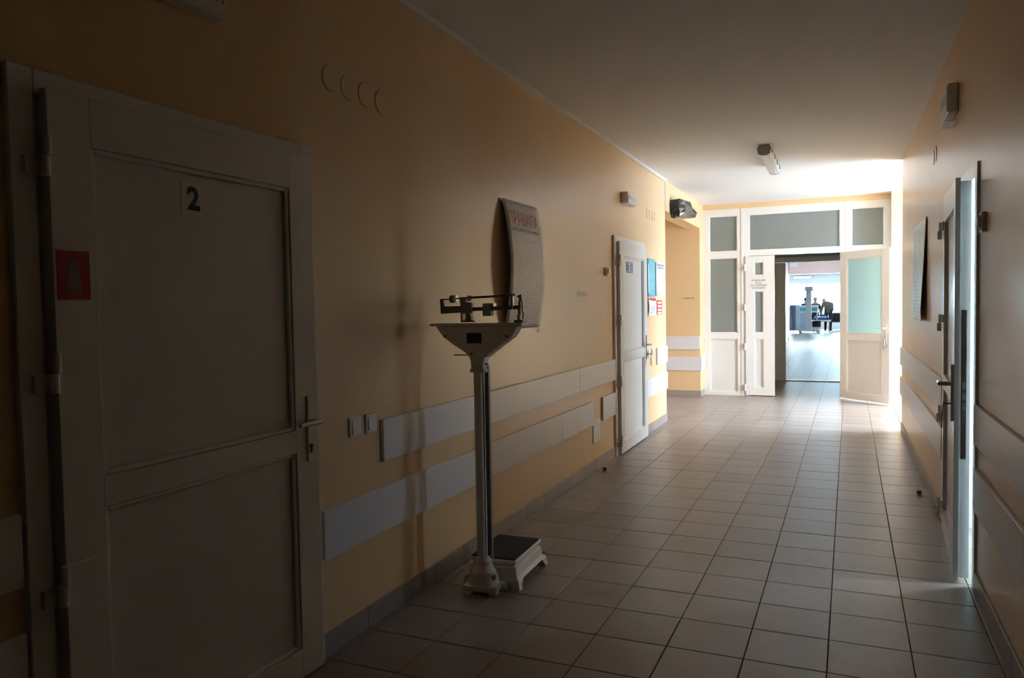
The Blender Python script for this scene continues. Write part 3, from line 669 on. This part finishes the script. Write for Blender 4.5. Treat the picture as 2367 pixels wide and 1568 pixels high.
# ------------------------------------------------------------------ signs, papers and small fittings on the left wall
def sheet(name, y0, y1, z0, z1, dfun, m, face='L', nu=10, nv=20, label=None, cat=None, th=.0015, group=None):
    """thin curved sheet on a side wall with UVs"""
    X = XL if face == 'L' else XR; s = 1 if face == 'L' else -1
    bm = bmesh.new(); uvl = bm.loops.layers.uv.new('UVMap'); G = []
    for k in (1, 0):
        g = []
        for j in range(nv + 1):
            row = []
            for i in range(nu + 1):
                u, v = i / nu, j / nv
                y = y0 + (y1 - y0) * u if face == 'L' else y1 - (y1 - y0) * u
                d = dfun(u, v); d = d[0] if isinstance(d, tuple) else d
                row.append(bm.verts.new((X + s * (d + th * k), y, z0 + (z1 - z0) * v)))
            g.append(row)
        G.append(g)
    for k, g in enumerate(G):
        for j in range(nv):
            for i in range(nu):
                f = bm.faces.new((g[j][i], g[j][i + 1], g[j + 1][i + 1], g[j + 1][i]))
                for lp, (a, b) in zip(f.loops, ((i, j), (i + 1, j), (i + 1, j + 1), (i, j + 1))): lp[uvl].uv = (a / nu, b / nv)
    bd = [(0, i) for i in range(nu + 1)] + [(j, nu) for j in range(1, nv + 1)] + [(nv, i) for i in range(nu - 1, -1, -1)] + [(j, 0) for j in range(nv - 1, 0, -1)]
    for (a, b), (c, d) in zip(bd, bd[1:] + bd[:1]): bm.faces.new((G[0][a][b], G[0][c][d], G[1][c][d], G[1][a][b]))
    o = fin(name, bm, m, None, smooth=False)
    for p in o.data.polygons: p.use_smooth = True
    return tag(o, label, cat, group or ('posters on the corridor walls' if name == 'poster' else 'notices at the end of the left wall'))
M_POST = printed('printed_poster', (.74, .73, .72), (.42, .41, .41), 62, vmax=.82, vmin=.03, dens=.5, ucols=3)
PY0, PY1, PZ0, PZ1 = 4.30, 4.905, 1.262, 2.075
def pd(u, v): return .006 + .058 * max(0, math.sin(math.pi * min(1, max(0, v)))) ** .75 * (1 - .12 * u)
po = sheet('poster', PY0, PY1, PZ0, PZ1, pd, M_POST, label='large bulging printed poster with a red heading taped to the left wall', cat='poster', nv=28)
def pwarp(q): return Vector((XL + pd((q.y - PY0) / (PY1 - PY0), (q.z - PZ0) / (PZ1 - PZ0)) + .003, q.y, q.z))
text('heading', 'ПРАВИЛА', (XL, 4.60, 1.965), .50, .085, 'L', M_REDL, po, warp=pwarp)
text('subheading', 'ВНУТРІШНЬОГО РОЗПОРЯДКУ', (XL, 4.60, 1.888), .48, .022, 'L', M_INK, po, warp=pwarp)
for y, z, wd, hh in ((PY1 - .01, PZ1 - .02, .05, .07), (PY1 - .004, PZ0 - .01, .03, .06), (PY0 - .01, PZ1 - .005, .04, .03)):
    fin('tape', nb(XL + .001, XL + .014, y - wd / 2, y + wd / 2, z - hh / 2, z + hh / 2), clear('clear_tape', (.93, .93, .9)), po)
# number 2 on the near door
n2 = fin('number_paper', nb(XL + .026, XL + .0275, 1.802, 1.892, 1.715, 1.822), M_WHITEP)
tag(n2, 'white paper square with the black number 2 on the near door', 'sign')
text('numeral', '2', (XL + .0275, 1.85, 1.768), .052, .076, 'L', M_INK, n2, bold=.035)
es = fin('extinguisher_sticker', nb(XL + .048, XL + .0492, 1.362, 1.457, 1.445, 1.575), M_RED)
tag(es, 'red fire extinguisher sticker on the stile of the near door', 'sticker')
M_FADE = mat('faded_white_print', (.34, .20, .20), .5)
bm = nb(); prism(bm, [(XL + .0492, 1.408 + a, 1.512 + b) for a, b in ((-.020, -.052), (.020, -.052), (.020, .018), (.010, .034), (.006, .044), (-.006, .044), (-.010, .034), (-.020, .018))], (.0005, 0, 0))
fin('extinguisher_picture', bm, M_FADE, es)
# illuminated style sign boxes
def sign_box(name, x, s, y0, y1, z0, z1, depth, label, txt, m_txt, group=None):
    root = empty(name, (x, (y0 + y1) / 2, z0), label, 'sign', group or 'sign boxes high on the walls')
    a, b = (x, x + s * depth)
    fin('housing', nb(min(a, b), max(a, b), y0, y1, z0, z1), M_PLASTIC, root, bevel=.006)
    fx0 = b; fin('face', nb(min(fx0, fx0 + s * .003), max(fx0, fx0 + s * .003), y0 + .012, y1 - .012, z0 + .012, z1 - .012), M_DIFF, root)
    if txt: text('lettering', txt, (fx0 + s * .003, (y0 + y1) / 2, (z0 + z1) / 2 + .002), (y1 - y0) * .8, (z1 - z0) * .42, 'L' if s > 0 else 'R', m_txt, root)
    return root
sb = sign_box('sign_box', XL, 1, 1.57, 1.99, 2.364, 2.52, .062, 'white sign box with red letters above the door numbered 2', None, None)
text('lettering', 'НЕ ВХОДИТИ', (XL + .065, 1.785, 2.438), .37, .085, 'L', M_REDL, sb, bold=.02)
sign_box('sign_box', XL, 1, 7.12, 7.46, 2.365, 2.475, .065, 'small white sign box above the door with the blue sign', 'ВИХІД', M_GREY)
rs = sign_box('sign_box', XR, -1, 4.90, 5.20, 2.44, 2.60, .055, 'white sign box high on the right wall above the ajar door', 'ВИХІД', M_GREY)
fin('hanging_flap', nb(XR - .06, XR - .004, 4.92, 5.12, 2.395, 2.401), M_PLASTIC, rs)
# round plugged holes
def plugs(wall, face, spots, z, r):
    X = XL if face == 'L' else XR; s = 1 if face == 'L' else -1
    wb = wloc(wall)
    for y, dz in spots:
        bm = nb(); cyl(bm, (X, y, z + dz), (X + s * .004, y, z + dz), r, r * .985, n=28); fin('hole_cover', bm, M_WALL, wall)
WLo = bpy.data.objects['wall_left']; WRo = bpy.data.objects['wall_right']
plugs(WLo, 'L', [(2.62, .005), (2.745, .0), (2.87, .0), (3.0, -.004)], 2.345, .052)
plugs(WLo, 'L', [(8.20, 0), (8.32, 0), (8.44, -.002), (8.56, -.004)], 2.385, .05)
plugs(WRo, 'R', [(6.0, 0), (6.14, 0)], 2.40, .052)
# switches
def switch(y, z, label, group=None, X=XL, s=1, sz=.084):
    root = empty('light_switch', (X, y, z - sz / 2), label, 'switch', group or 'white light switches on the left wall')
    fin('switch_frame', nb(min(X, X + s * .010), max(X, X + s * .010), y - sz / 2, y + sz / 2, z - sz / 2, z + sz / 2), M_PLASTIC, root, bevel=.003)
    bm = nb(); a, b = X + s * .010, X + s * .016
    prism(bm, [(a, y - .028, z - .03), (b, y - .028, z - .03), (a + s * .002, y - .028, z + .03), (a, y - .028, z + .03)], (0, .056, 0)); fin('rocker', bm, M_PLASTIC, root)
    return root
switch(2.725, .902, 'white light switch nearer the door numbered 2')
switch(2.845, .902, 'white light switch touching the long upper bumper board')
switch(8.19, .868, 'light switch beside the keys of the door with blue sign')
switch(8.36, .875, 'light switch just before the upper corner bumper board')
hp = fin('wall_hatch', nb(XL, XL + .007, 6.135, 6.33, .238, .437), M_PLASTIC, bevel=.002); tag(hp, 'small pale square hatch cover low on the left wall', 'hatch')
rg = empty('room_thermostat', (XL, 6.57, 1.66), 'small round-knobbed thermostat left of the door with blue sign', 'thermostat')
fin('back_box', nb(XL, XL + .028, 6.53, 6.61, 1.66, 1.735), M_PLASTIC, rg, bevel=.004); bm = nb(); cyl(bm, (XL + .028, 6.57, 1.70), (XL + .038, 6.57, 1.70), .022, n=20); fin('knob', bm, M_PLASTIC, rg)
rt = empty('wall_call_button', (XR, 4.03, 1.70), 'small round white call button on the right wall by the ajar door', 'button')
fin('back_box', nb(XR - .018, XR, 3.99, 4.07, 1.705, 1.795), M_PLASTIC, rt, bevel=.004); bm = nb(); cyl(bm, (XR - .018, 4.03, 1.75), (XR - .032, 4.03, 1.75), .034, .026, n=20); fin('knob', bm, M_PLASTIC, rt)
lbp = fin('paper_label', nb(XL, XL + .0012, 5.775, 6.025, 1.478, 1.521), M_WHITEP); tag(lbp, 'narrow white paper strip with faint text on the left wall', 'label')
text('lettering', '← УКРИТТЯ', (XL + .0012, 5.90, 1.50), .20, .022, 'L', M_GREY, lbp)
dl = empty('direction_label', (-2.113, YB, 1.46), 'black arrow and lettering on the passage wall', 'label')
text('lettering', '← УКРИТТЯ', (-2.113, YB, 1.479), .185, .026, 'E', M_INK, dl)
# small blue sign on the second door
bsn = empty('door_sign', (XL + .027, 7.30, 1.72), 'small dark blue sign with white print on the far left door', 'sign')
fin('plate', nb(XL + .026, XL + .029, 7.19, 7.43, 1.712, 1.818), M_BLUE, bsn)
bm = nb(); 
for q in ((7.20, 7.42, 1.804, 1.809), (7.20, 7.42, 1.720, 1.725), (7.27, 7.34, 1.785, 1.797), (7.28, 7.33, 1.755, 1.772), (7.26, 7.35, 1.733, 1.743), (7.37, 7.385, 1.74, 1.79)): box(bm, XL + .029, XL + .0295, *q)
fin('print', bm, M_WHITEP, bsn)
# notices at the bright end of the left wall
M_CY = printed('cyan_notice', (.10, .50, .68), (.45, .78, .85), 16, vmax=.97, vmin=.02, dens=.42, rough=.3)
M_NW = printed('white_notice', (.80, .81, .84), (.55, .55, .60), 30, vmax=.80, vmin=.03, dens=.5, rough=.4)
M_RW = printed('red_white_notice', (.82, .82, .82), (.12, .12, .14), 12, vmax=.62, vmin=.15, dens=.42, rough=.4)
sheet('notice', 8.165, 8.50, 1.485, 1.898, lambda u, v: .004 + .004 * u, M_CY, nu=4, nv=6, label='cyan notice sheet with white bands beside the far left door', cat='notice')
nw = sheet('notice', 8.545, 9.03, 1.497, 1.875, lambda u, v: .004, M_NW, nu=4, nv=4, label='white notice board with black two-line heading at the wall corner', cat='notice', th=.008)
text('lettering', 'ГРАФІК ПРИЙОМУ\nВІДВІДУВАЧІВ', (XL + .0125, 8.79, 1.832), .38, .058, 'L', M_INK, nw, space=1.2)
rw = sheet('notice', 8.175, 8.575, 1.275, 1.468, lambda u, v: .003 + .012 * math.sin(math.pi * v) * (1 - u), M_RW, nu=6, nv=8, label='curled white leaflet with a dark red top under the cyan notice', cat='notice')
fin('red_band', nb(XL + .006, XL + .0075, 8.175, 8.55, 1.44, 1.47), M_RED, rw)
r2 = fin('notice', nb(XL + .001, XL + .003, 8.61, 8.875, 1.283, 1.445), M_RED); tag(r2, 'small red card with pale boxes under the white notice board', 'notice', 'notices at the end of the left wall')
bm = nb()
for z in (1.418, 1.378, 1.336, 1.300): box(bm, XL + .003, XL + .0035, 8.65, 8.84, z - .012, z + .012)
fin('print', bm, M_WHITEP, r2)
# bulging poster on the right wall
M_PR = printed('blue_right_poster', (.55, .66, .70), (.30, .38, .44), 26, vmax=.93, vmin=.05, dens=.45, rough=.3)
sheet('poster', 6.55, 7.75, 1.235, 2.03, lambda u, v: .004 + .038 * (max(0, 1 - abs(v - .12) / .95)) ** 1.2 * (u ** 2), M_PR, face='R', nu=12, nv=16, label='pale blue poster curling off the right wall beyond the ajar door', cat='poster')

# black bag over the sign on the beam
bp = [hit(0, -1.80, *p) for p in ((1574, 461), (1582, 462), (1591, 466), (1600, 480), (1610, 497), (1609, 503), (1592, 502), (1574, 502), (1573, 482))]
bm = nb(); rings = []
for k, dx in enumerate((-.125, -.08, -.03, .0, .025)):
    sh = (1, 1.02, 1.0, .97, .80)[k]; cyy = sum(p.y for p in bp) / len(bp); cz = sum(p.z for p in bp) / len(bp); r = []
    for i, p in enumerate(bp):
        nx = bp[(i + 1) % len(bp)]
        for t in (0, .5):
            q = p.lerp(nx, t); jy = random.uniform(-.03, .03); jz = random.uniform(-.012, .012)
            r.append((-1.80 + dx + random.uniform(-.018, .018) * (k > 0), cyy + (q.y - cyy) * sh + jy, cz + (q.z - cz) * sh + jz))
    rings.append(r)
loft(bm, rings); tag(fin('plastic_bag', bm, M_BAG), 'crumpled black plastic bag wrapped over a fitting on the beam', 'bag')

# ceiling luminaire
lx, ly0, ly1 = -.665, 7.58, 8.80
lm = empty('ceiling_luminaire', (lx, (ly0 + ly1) / 2, ZC), 'switched-off twin tube fluorescent luminaire with clip-on diffuser on the corridor ceiling', 'lamp')
bm = nb(); prism(bm, [(lx - .045, ly0, ZC), (lx + .045, ly0, ZC), (lx + .065, ly0, ZC - .04), (lx - .065, ly0, ZC - .04)], (0, ly1 - ly0, 0)); fin('housing', bm, M_GREY, lm)
bm = nb(); prism(bm, [(lx - .060, ly0 + .02, ZC - .04), (lx + .060, ly0 + .02, ZC - .04), (lx + .05, ly0 + .02, ZC - .085), (lx + .02, ly0 + .02, ZC - .098), (lx - .02, ly0 + .02, ZC - .098), (lx - .05, ly0 + .02, ZC - .085)], (0, ly1 - ly0 - .04, 0)); fin('diffuser', bm, M_DIFF, lm)
bm = nb(); prism(bm, [(lx - .062, ly0, ZC - .038), (lx + .062, ly0, ZC - .038), (lx + .052, ly0, ZC - .086), (lx + .022, ly0, ZC - .10), (lx - .022, ly0, ZC - .10), (lx - .052, ly0, ZC - .086)], (0, .02, 0)); fin('end_cap', bm, M_GREY, lm)
bm = nb(); prism(bm, [(lx - .062, ly1 - .02, ZC - .038), (lx + .062, ly1 - .02, ZC - .038), (lx + .052, ly1 - .02, ZC - .086), (lx + .022, ly1 - .02, ZC - .10), (lx - .022, ly1 - .02, ZC - .10), (lx - .052, ly1 - .02, ZC - .086)], (0, .02, 0)); fin('end_cap', bm, M_GREY, lm)
for i in range(4):
    y = ly0 + .12 + i * .32
    for s in (-1, 1): fin('clip', nb(lx + s * .062 - .006, lx + s * .062 + .006, y, y + .035, ZC - .06, ZC - .022), M_STEEL, lm)
# door stops on the floor
def stop(x, y, label):
    root = empty('door_stop', (x, y, 0), label, 'door stop', 'door stops on the floor')
    bm = nb(); cyl(bm, (x, y, 0), (x, y, .012), .019, .017, n=14); fin('base', bm, M_STEEL, root)
    bm = nb(); cyl(bm, (x, y, .012), (x, y, .036), .016, .015, n=14); fin('buffer', bm, mat('stop_rubber', (.16, .12, .10), .6), root)
stop(-1.83, 6.17, 'small floor door stop by the left skirting'); stop(.515, 6.13, 'small floor door stop by the right skirting')

# ------------------------------------------------------------------ far hall: people and equipment
M_SKIN = mat('skin', (.50, .33, .25), .55); M_OLIVE = mat('olive_brown_jacket', (.15, .125, .095), .85); M_NAVY = mat('dark_navy_trousers', (.012, .013, .03), .85)
M_HAIR = mat('dark_hair', (.015, .012, .01), .7); M_GREYH = mat('grey_cap', (.30, .31, .32), .8); M_DKGR = mat('dark_green_top', (.03, .05, .04), .85); M_BLK = mat('black_top', (.012, .012, .016), .85)
M_MED = mat('blue_white_medical_enamel', (.64, .72, .84), .4); M_TEAL = mat('teal_cover', (.07, .42, .45), .5); M_BLUEB = mat('blue_sheet', (.03, .09, .30), .8); M_SCR = mat('grey_blue_screen_cloth', (.42, .50, .60), .8, var=.15)
def person(loc, joints, bones, rad, colors, label, rotz=0, hair=None):
    root = empty('person', loc, label, 'person', 'people in the far hall', rotz=rotz)
    names = list(joints); idx = {n: i for i, n in enumerate(names)}
    me = bpy.data.meshes.new('body'); me.from_pydata([joints[n] for n in names], [(idx[a], idx[b]) for a, b in bones], [])
    o = bpy.data.objects.new('tmp', me); COL.objects.link(o)
    md = o.modifiers.new('skin', 'SKIN'); md.use_smooth_shade = True
    for i, n in enumerate(names):
        sv = me.skin_vertices[0].data[i]; r = rad[n]; sv.radius = r if isinstance(r, tuple) else (r, r); sv.use_root = n == 'pelvis'
    sb_ = o.modifiers.new('sub', 'SUBSURF'); sb_.levels = 2; sb_.render_levels = 2
    bpy.context.view_layer.update()
    m2 = bpy.data.meshes.new_from_object(o.evaluated_get(bpy.context.evaluated_depsgraph_get())); bpy.data.objects.remove(o)
    m2.name = 'body'; m2.materials.clear()
    for _, mm in colors: m2.materials.append(mm)
    for p in m2.polygons:
        c = p.center; best = min(range(len(colors)), key=lambda k: min((c - Vector(joints[a]).lerp(Vector(joints[b]), t)).length for a, b in colors[k][0] for t in (0, .33, .67, 1)))
        p.material_index = best; p.use_smooth = True
    b = bpy.data.objects.new('body', m2); COL.objects.link(b); b.parent = root
    if hair:
        hp_, hr, hm = hair; bm = bmesh.new(); bmesh.ops.create_uvsphere(bm, u_segments=14, v_segments=9, radius=1)
        for v in bm.verts: v.co = Vector((v.co.x * hr[0], v.co.y * hr[1], v.co.z * hr[2])) + Vector(hp_)
        fin('hair', bm, hm, root, local=True, smooth=True)
    return root
BON = [('pelvis', 'waist'), ('waist', 'chest'), ('chest', 'neck'), ('neck', 'head0'), ('head0', 'head1'), ('head1', 'nose')]
for s in 'lr': BON += [('chest', 'sh' + s), ('sh' + s, 'el' + s), ('el' + s, 'wr' + s), ('wr' + s, 'ha' + s), ('pelvis', 'hi' + s), ('hi' + s, 'kn' + s), ('kn' + s, 'an' + s), ('an' + s, 'to' + s)]
RAD = dict(pelvis=(.16, .13), waist=(.16, .13), chest=(.19, .14), neck=.062, head0=.085, head1=.095, nose=.03)
for s in 'lr': RAD.update({'sh' + s: .085, 'el' + s: .058, 'wr' + s: .038, 'ha' + s: .03, 'hi' + s: .10, 'kn' + s: .07, 'an' + s: .05, 'to' + s: .04})
def colors(top, legs, head=M_SKIN):
    return [([('pelvis', 'waist'), ('waist', 'chest'), ('chest', 'shl'), ('chest', 'shr'), ('shl', 'ell'), ('shr', 'elr'), ('ell', 'wrl'), ('elr', 'wrr')], top),
            ([('hil', 'knl'), ('hir', 'knr'), ('knl', 'anl'), ('knr', 'anr')], legs), ([('neck', 'head0'), ('head0', 'head1'), ('head1', 'nose'), ('wrl', 'hal'), ('wrr', 'har')], head), ([('anl', 'tol'), ('anr', 'tor')], M_HAIR)]
# bending over the trolley, seen from behind and the side; leans towards +Y and left
J = dict(pelvis=(.02, -.02, .92), waist=(.03, .04, 1.08), chest=(-.02, .17, 1.28), neck=(-.13, .30, 1.36), head0=(-.17, .37, 1.38), head1=(-.19, .42, 1.42), nose=(-.20, .49, 1.34),
         shl=(-.21, .18, 1.26), ell=(-.27, .24, .98), wrl=(-.31, .34, .76), hal=(-.32, .39, .69), shr=(.17, .20, 1.24), elr=(.20, .30, .98), wrr=(.06, .42, .80), har=(.0, .46, .74),
         hil=(-.08, 0, .87), knl=(-.10, .02, .48), anl=(-.11, -.02, .09), tol=(-.12, .13, .035), hir=(.11, 0, .87), knr=(.11, .03, .48), anr=(.10, -.01, .09), tor=(.11, .14, .035))
RB = dict(RAD); RB.update(chest=(.21, .19), waist=(.19, .16), pelvis=(.17, .15))
person((-.555, 37.9, 0), J, BON, RB, colors(M_OLIVE, M_NAVY), 'person in an olive-brown jacket bending over a trolley in the far hall', hair=((-.18, .39, 1.43), (.085, .10, .08), M_GREYH))
JS = dict(pelvis=(0, 0, .82), waist=(0, .0, .95), chest=(0, .02, 1.16), neck=(0, .02, 1.32), head0=(0, .01, 1.39), head1=(0, .0, 1.46), nose=(0, -.09, 1.42),
          shl=(-.19, .02, 1.18), ell=(-.24, .02, .92), wrl=(-.18, -.16, .86), hal=(-.14, -.22, .85), shr=(.19, .02, 1.18), elr=(.24, .02, .92), wrr=(.18, -.16, .86), har=(.14, -.22, .85),
          hil=(-.09, 0, .78), knl=(-.10, -.02, .42), anl=(-.10, .02, .08), tol=(-.11, -.11, .035), hir=(.09, 0, .78), knr=(.10, -.02, .42), anr=(.10, .02, .08), tor=(.11, -.11, .035))
person((-1.52, 38.7, 0), JS, BON, RAD, colors(M_BLK, M_NAVY), 'dark-haired person in black standing behind the teal bassinet', hair=((0, .02, 1.475), (.10, .105, .11), M_HAIR))
person((-1.14, 39.4, 0), JS, BON, RAD, colors(M_DKGR, M_NAVY), 'person in a grey cap and dark green top behind the warmer column', hair=((0, .015, 1.49), (.10, .11, .10), M_GREYH))
# warmer on a wheeled column
wm = empty('infant_warmer', (-1.29, 35.5, 0), 'tall blue-white wheeled warmer column with a wide head in the far hall', 'warmer')
def caster(root, x, y, r=.06):
    bm = nb(); cyl(bm, (x - .016, y, r), (x + .016, y, r), r, n=16); fin('caster', bm, M_DARK, root)
    fin('caster_fork', nb(x - .022, x + .022, y - .02, y + .02, r, r + .06), M_MED, root)
fin('column', nb(-1.40, -1.18, 35.45, 35.58, .10, 1.92), M_MED, wm, bevel=.02); fin('head', nb(-1.44, -1.12, 35.15, 35.65, 1.88, 2.03), M_MED, wm, bevel=.03)
fin('head_rail', nb(-1.53, -1.05, 35.48, 35.54, 1.84, 1.89), M_MED, wm); fin('base_bar', nb(-1.72, -.80, 35.42, 35.62, .10, .17), M_MED, wm, bevel=.02)
for s in (-1.64, -.88):
    fin('base_leg', nb(s - .05, s + .05, 35.1, 35.95, .10, .15), M_MED, wm, bevel=.01)
    for y in (35.15, 35.9): caster(wm, s, y, .05)
# bassinet
bs = empty('bassinet', (-1.33, 36.55, 0), 'teal and white bassinet on a grey cabinet behind the warmer', 'bassinet')
fin('tub', nb(-1.70, -.96, 36.3, 36.8, .95, 1.13), M_TEAL, bs, bevel=.02); fin('rim', nb(-1.72, -.94, 36.28, 36.82, 1.12, 1.22), M_WHITEP, bs, bevel=.01); fin('tray', nb(-1.72, -.94, 36.28, 36.82, .90, .955), M_PVC, bs)
fin('cabinet', nb(-1.70, -1.42, 36.32, 36.8, .12, .90), M_SCR, bs); fin('drawer_box', nb(-1.15, -.83, 36.32, 36.78, .26, .52), M_NAVY, bs); fin('stretcher', nb(-1.42, -.83, 36.5, 36.56, .2, .26), M_STEEL, bs)
for x in (-1.66, -.98):
    for y in (36.36, 36.74):
        fin('leg', nb(x - .02, x + .02, y - .02, y + .02, .1, .92), M_STEEL, bs); caster(bs, x, y, .05)
# trolley bed
tr = empty('trolley_bed', (-.85, 37.55, 0), 'wheeled trolley with blue sheets beside the bending person', 'trolley')
fin('frame', nb(-1.22, -.42, 37.25, 37.8, .46, .54), M_PVC, tr, bevel=.01); fin('mattress', nb(-1.18, -.50, 37.28, 37.78, .54, .63), M_BLUEB, tr, bevel=.02)
bm = nb(); box(bm, -1.0, -.6, 37.3, 37.7, .63, .70); fin('folded_sheet', bm, M_MED, tr, bevel=.025); bm = nb(); box(bm, -.92, -.62, 37.35, 37.65, .70, .78); fin('blue_bundle', bm, M_BLUEB, tr, bevel=.035)
for x in (-1.15, -.5):
    for y in (37.3, 37.74):
        fin('leg', nb(x - .02, x + .02, y - .02, y + .02, .1, .47), M_STEEL, tr); caster(tr, x, y, .055)
# padded chair and covered bed to the right
ch = empty('padded_chair', (-.22, 38.55, 0), 'black padded chair right of the bending person', 'chair')
fin('seat', nb(-.42, .02, 38.35, 38.75, .40, .48), M_DARK, ch, bevel=.02); fin('backrest', nb(-.42, .02, 38.32, 38.38, .45, .82), M_DARK, ch, bevel=.02)
for x in (-.40, 0):
    for y in (38.37, 38.73): bm = nb(); cyl(bm, (x, y, 0), (x, y, .41), .014, n=8); fin('leg', bm, M_STEEL, ch)
bd = empty('covered_bed', (.3, 39.6, 0), 'bed under a teal cover by the far window', 'bed')
fin('mattress', nb(-.42, 1.1, 39.2, 40.0, .45, .72), M_TEAL, bd, bevel=.04); fin('pillow', nb(-.38, .1, 39.3, 39.9, .72, .84), M_TEAL, bd, bevel=.05); fin('frame', nb(-.44, 1.12, 39.18, 40.02, .36, .45), M_PVC, bd)
for x in (-.40, 1.08):
    for y in (39.22, 39.98): fin('leg', nb(x - .02, x + .02, y - .02, y + .02, 0, .37), M_PVC, bd)
# folding screen at the left
fs = empty('folding_screen', (-1.85, 35.9, 0), 'grey-blue folding cloth screen at the left of the far hall', 'screen')
for i in range(3):
    xa, ya = -2.08 + .13 * i, 35.7 + (.28 if i % 2 else 0); xb, yb = -2.08 + .13 * (i + 1), 35.7 + (0 if i % 2 else .28)
    d = Vector((xb - xa, yb - ya, 0)).normalized(); n = Vector((-d.y, d.x, 0)) * .012
    bm = nb(); a, b = Vector((xa, ya, .12)), Vector((xb, yb, .12)); prism(bm, [a - n, b - n, b + n, a + n], (0, 0, 1.12)); fin('cloth_panel', bm, M_SCR, fs)
    for q in (a, b): bm = nb(); cyl(bm, (q.x, q.y, 0), (q.x, q.y, 1.34), .013, n=8); fin('post', bm, M_MED, fs)
hl = empty('wall_lamp', (-1.8, 40.98, 2.53), 'long white unlit lamp on the far window wall', 'lamp')
fin('housing', nb(-2.22, -1.36, 40.90, 41.0, 2.53, 2.64), M_PVC, hl, bevel=.01); fin('end_cap', nb(-2.26, -2.22, 40.91, 41.0, 2.54, 2.63), M_GREY, hl)
ex = fin('sign_box', nb(-1.72, -1.42, 29.34, 29.4, 2.62, 2.80), M_DIFF, bevel=.01); tag(ex, 'small white box on the pink beam of the far corridor', 'sign')
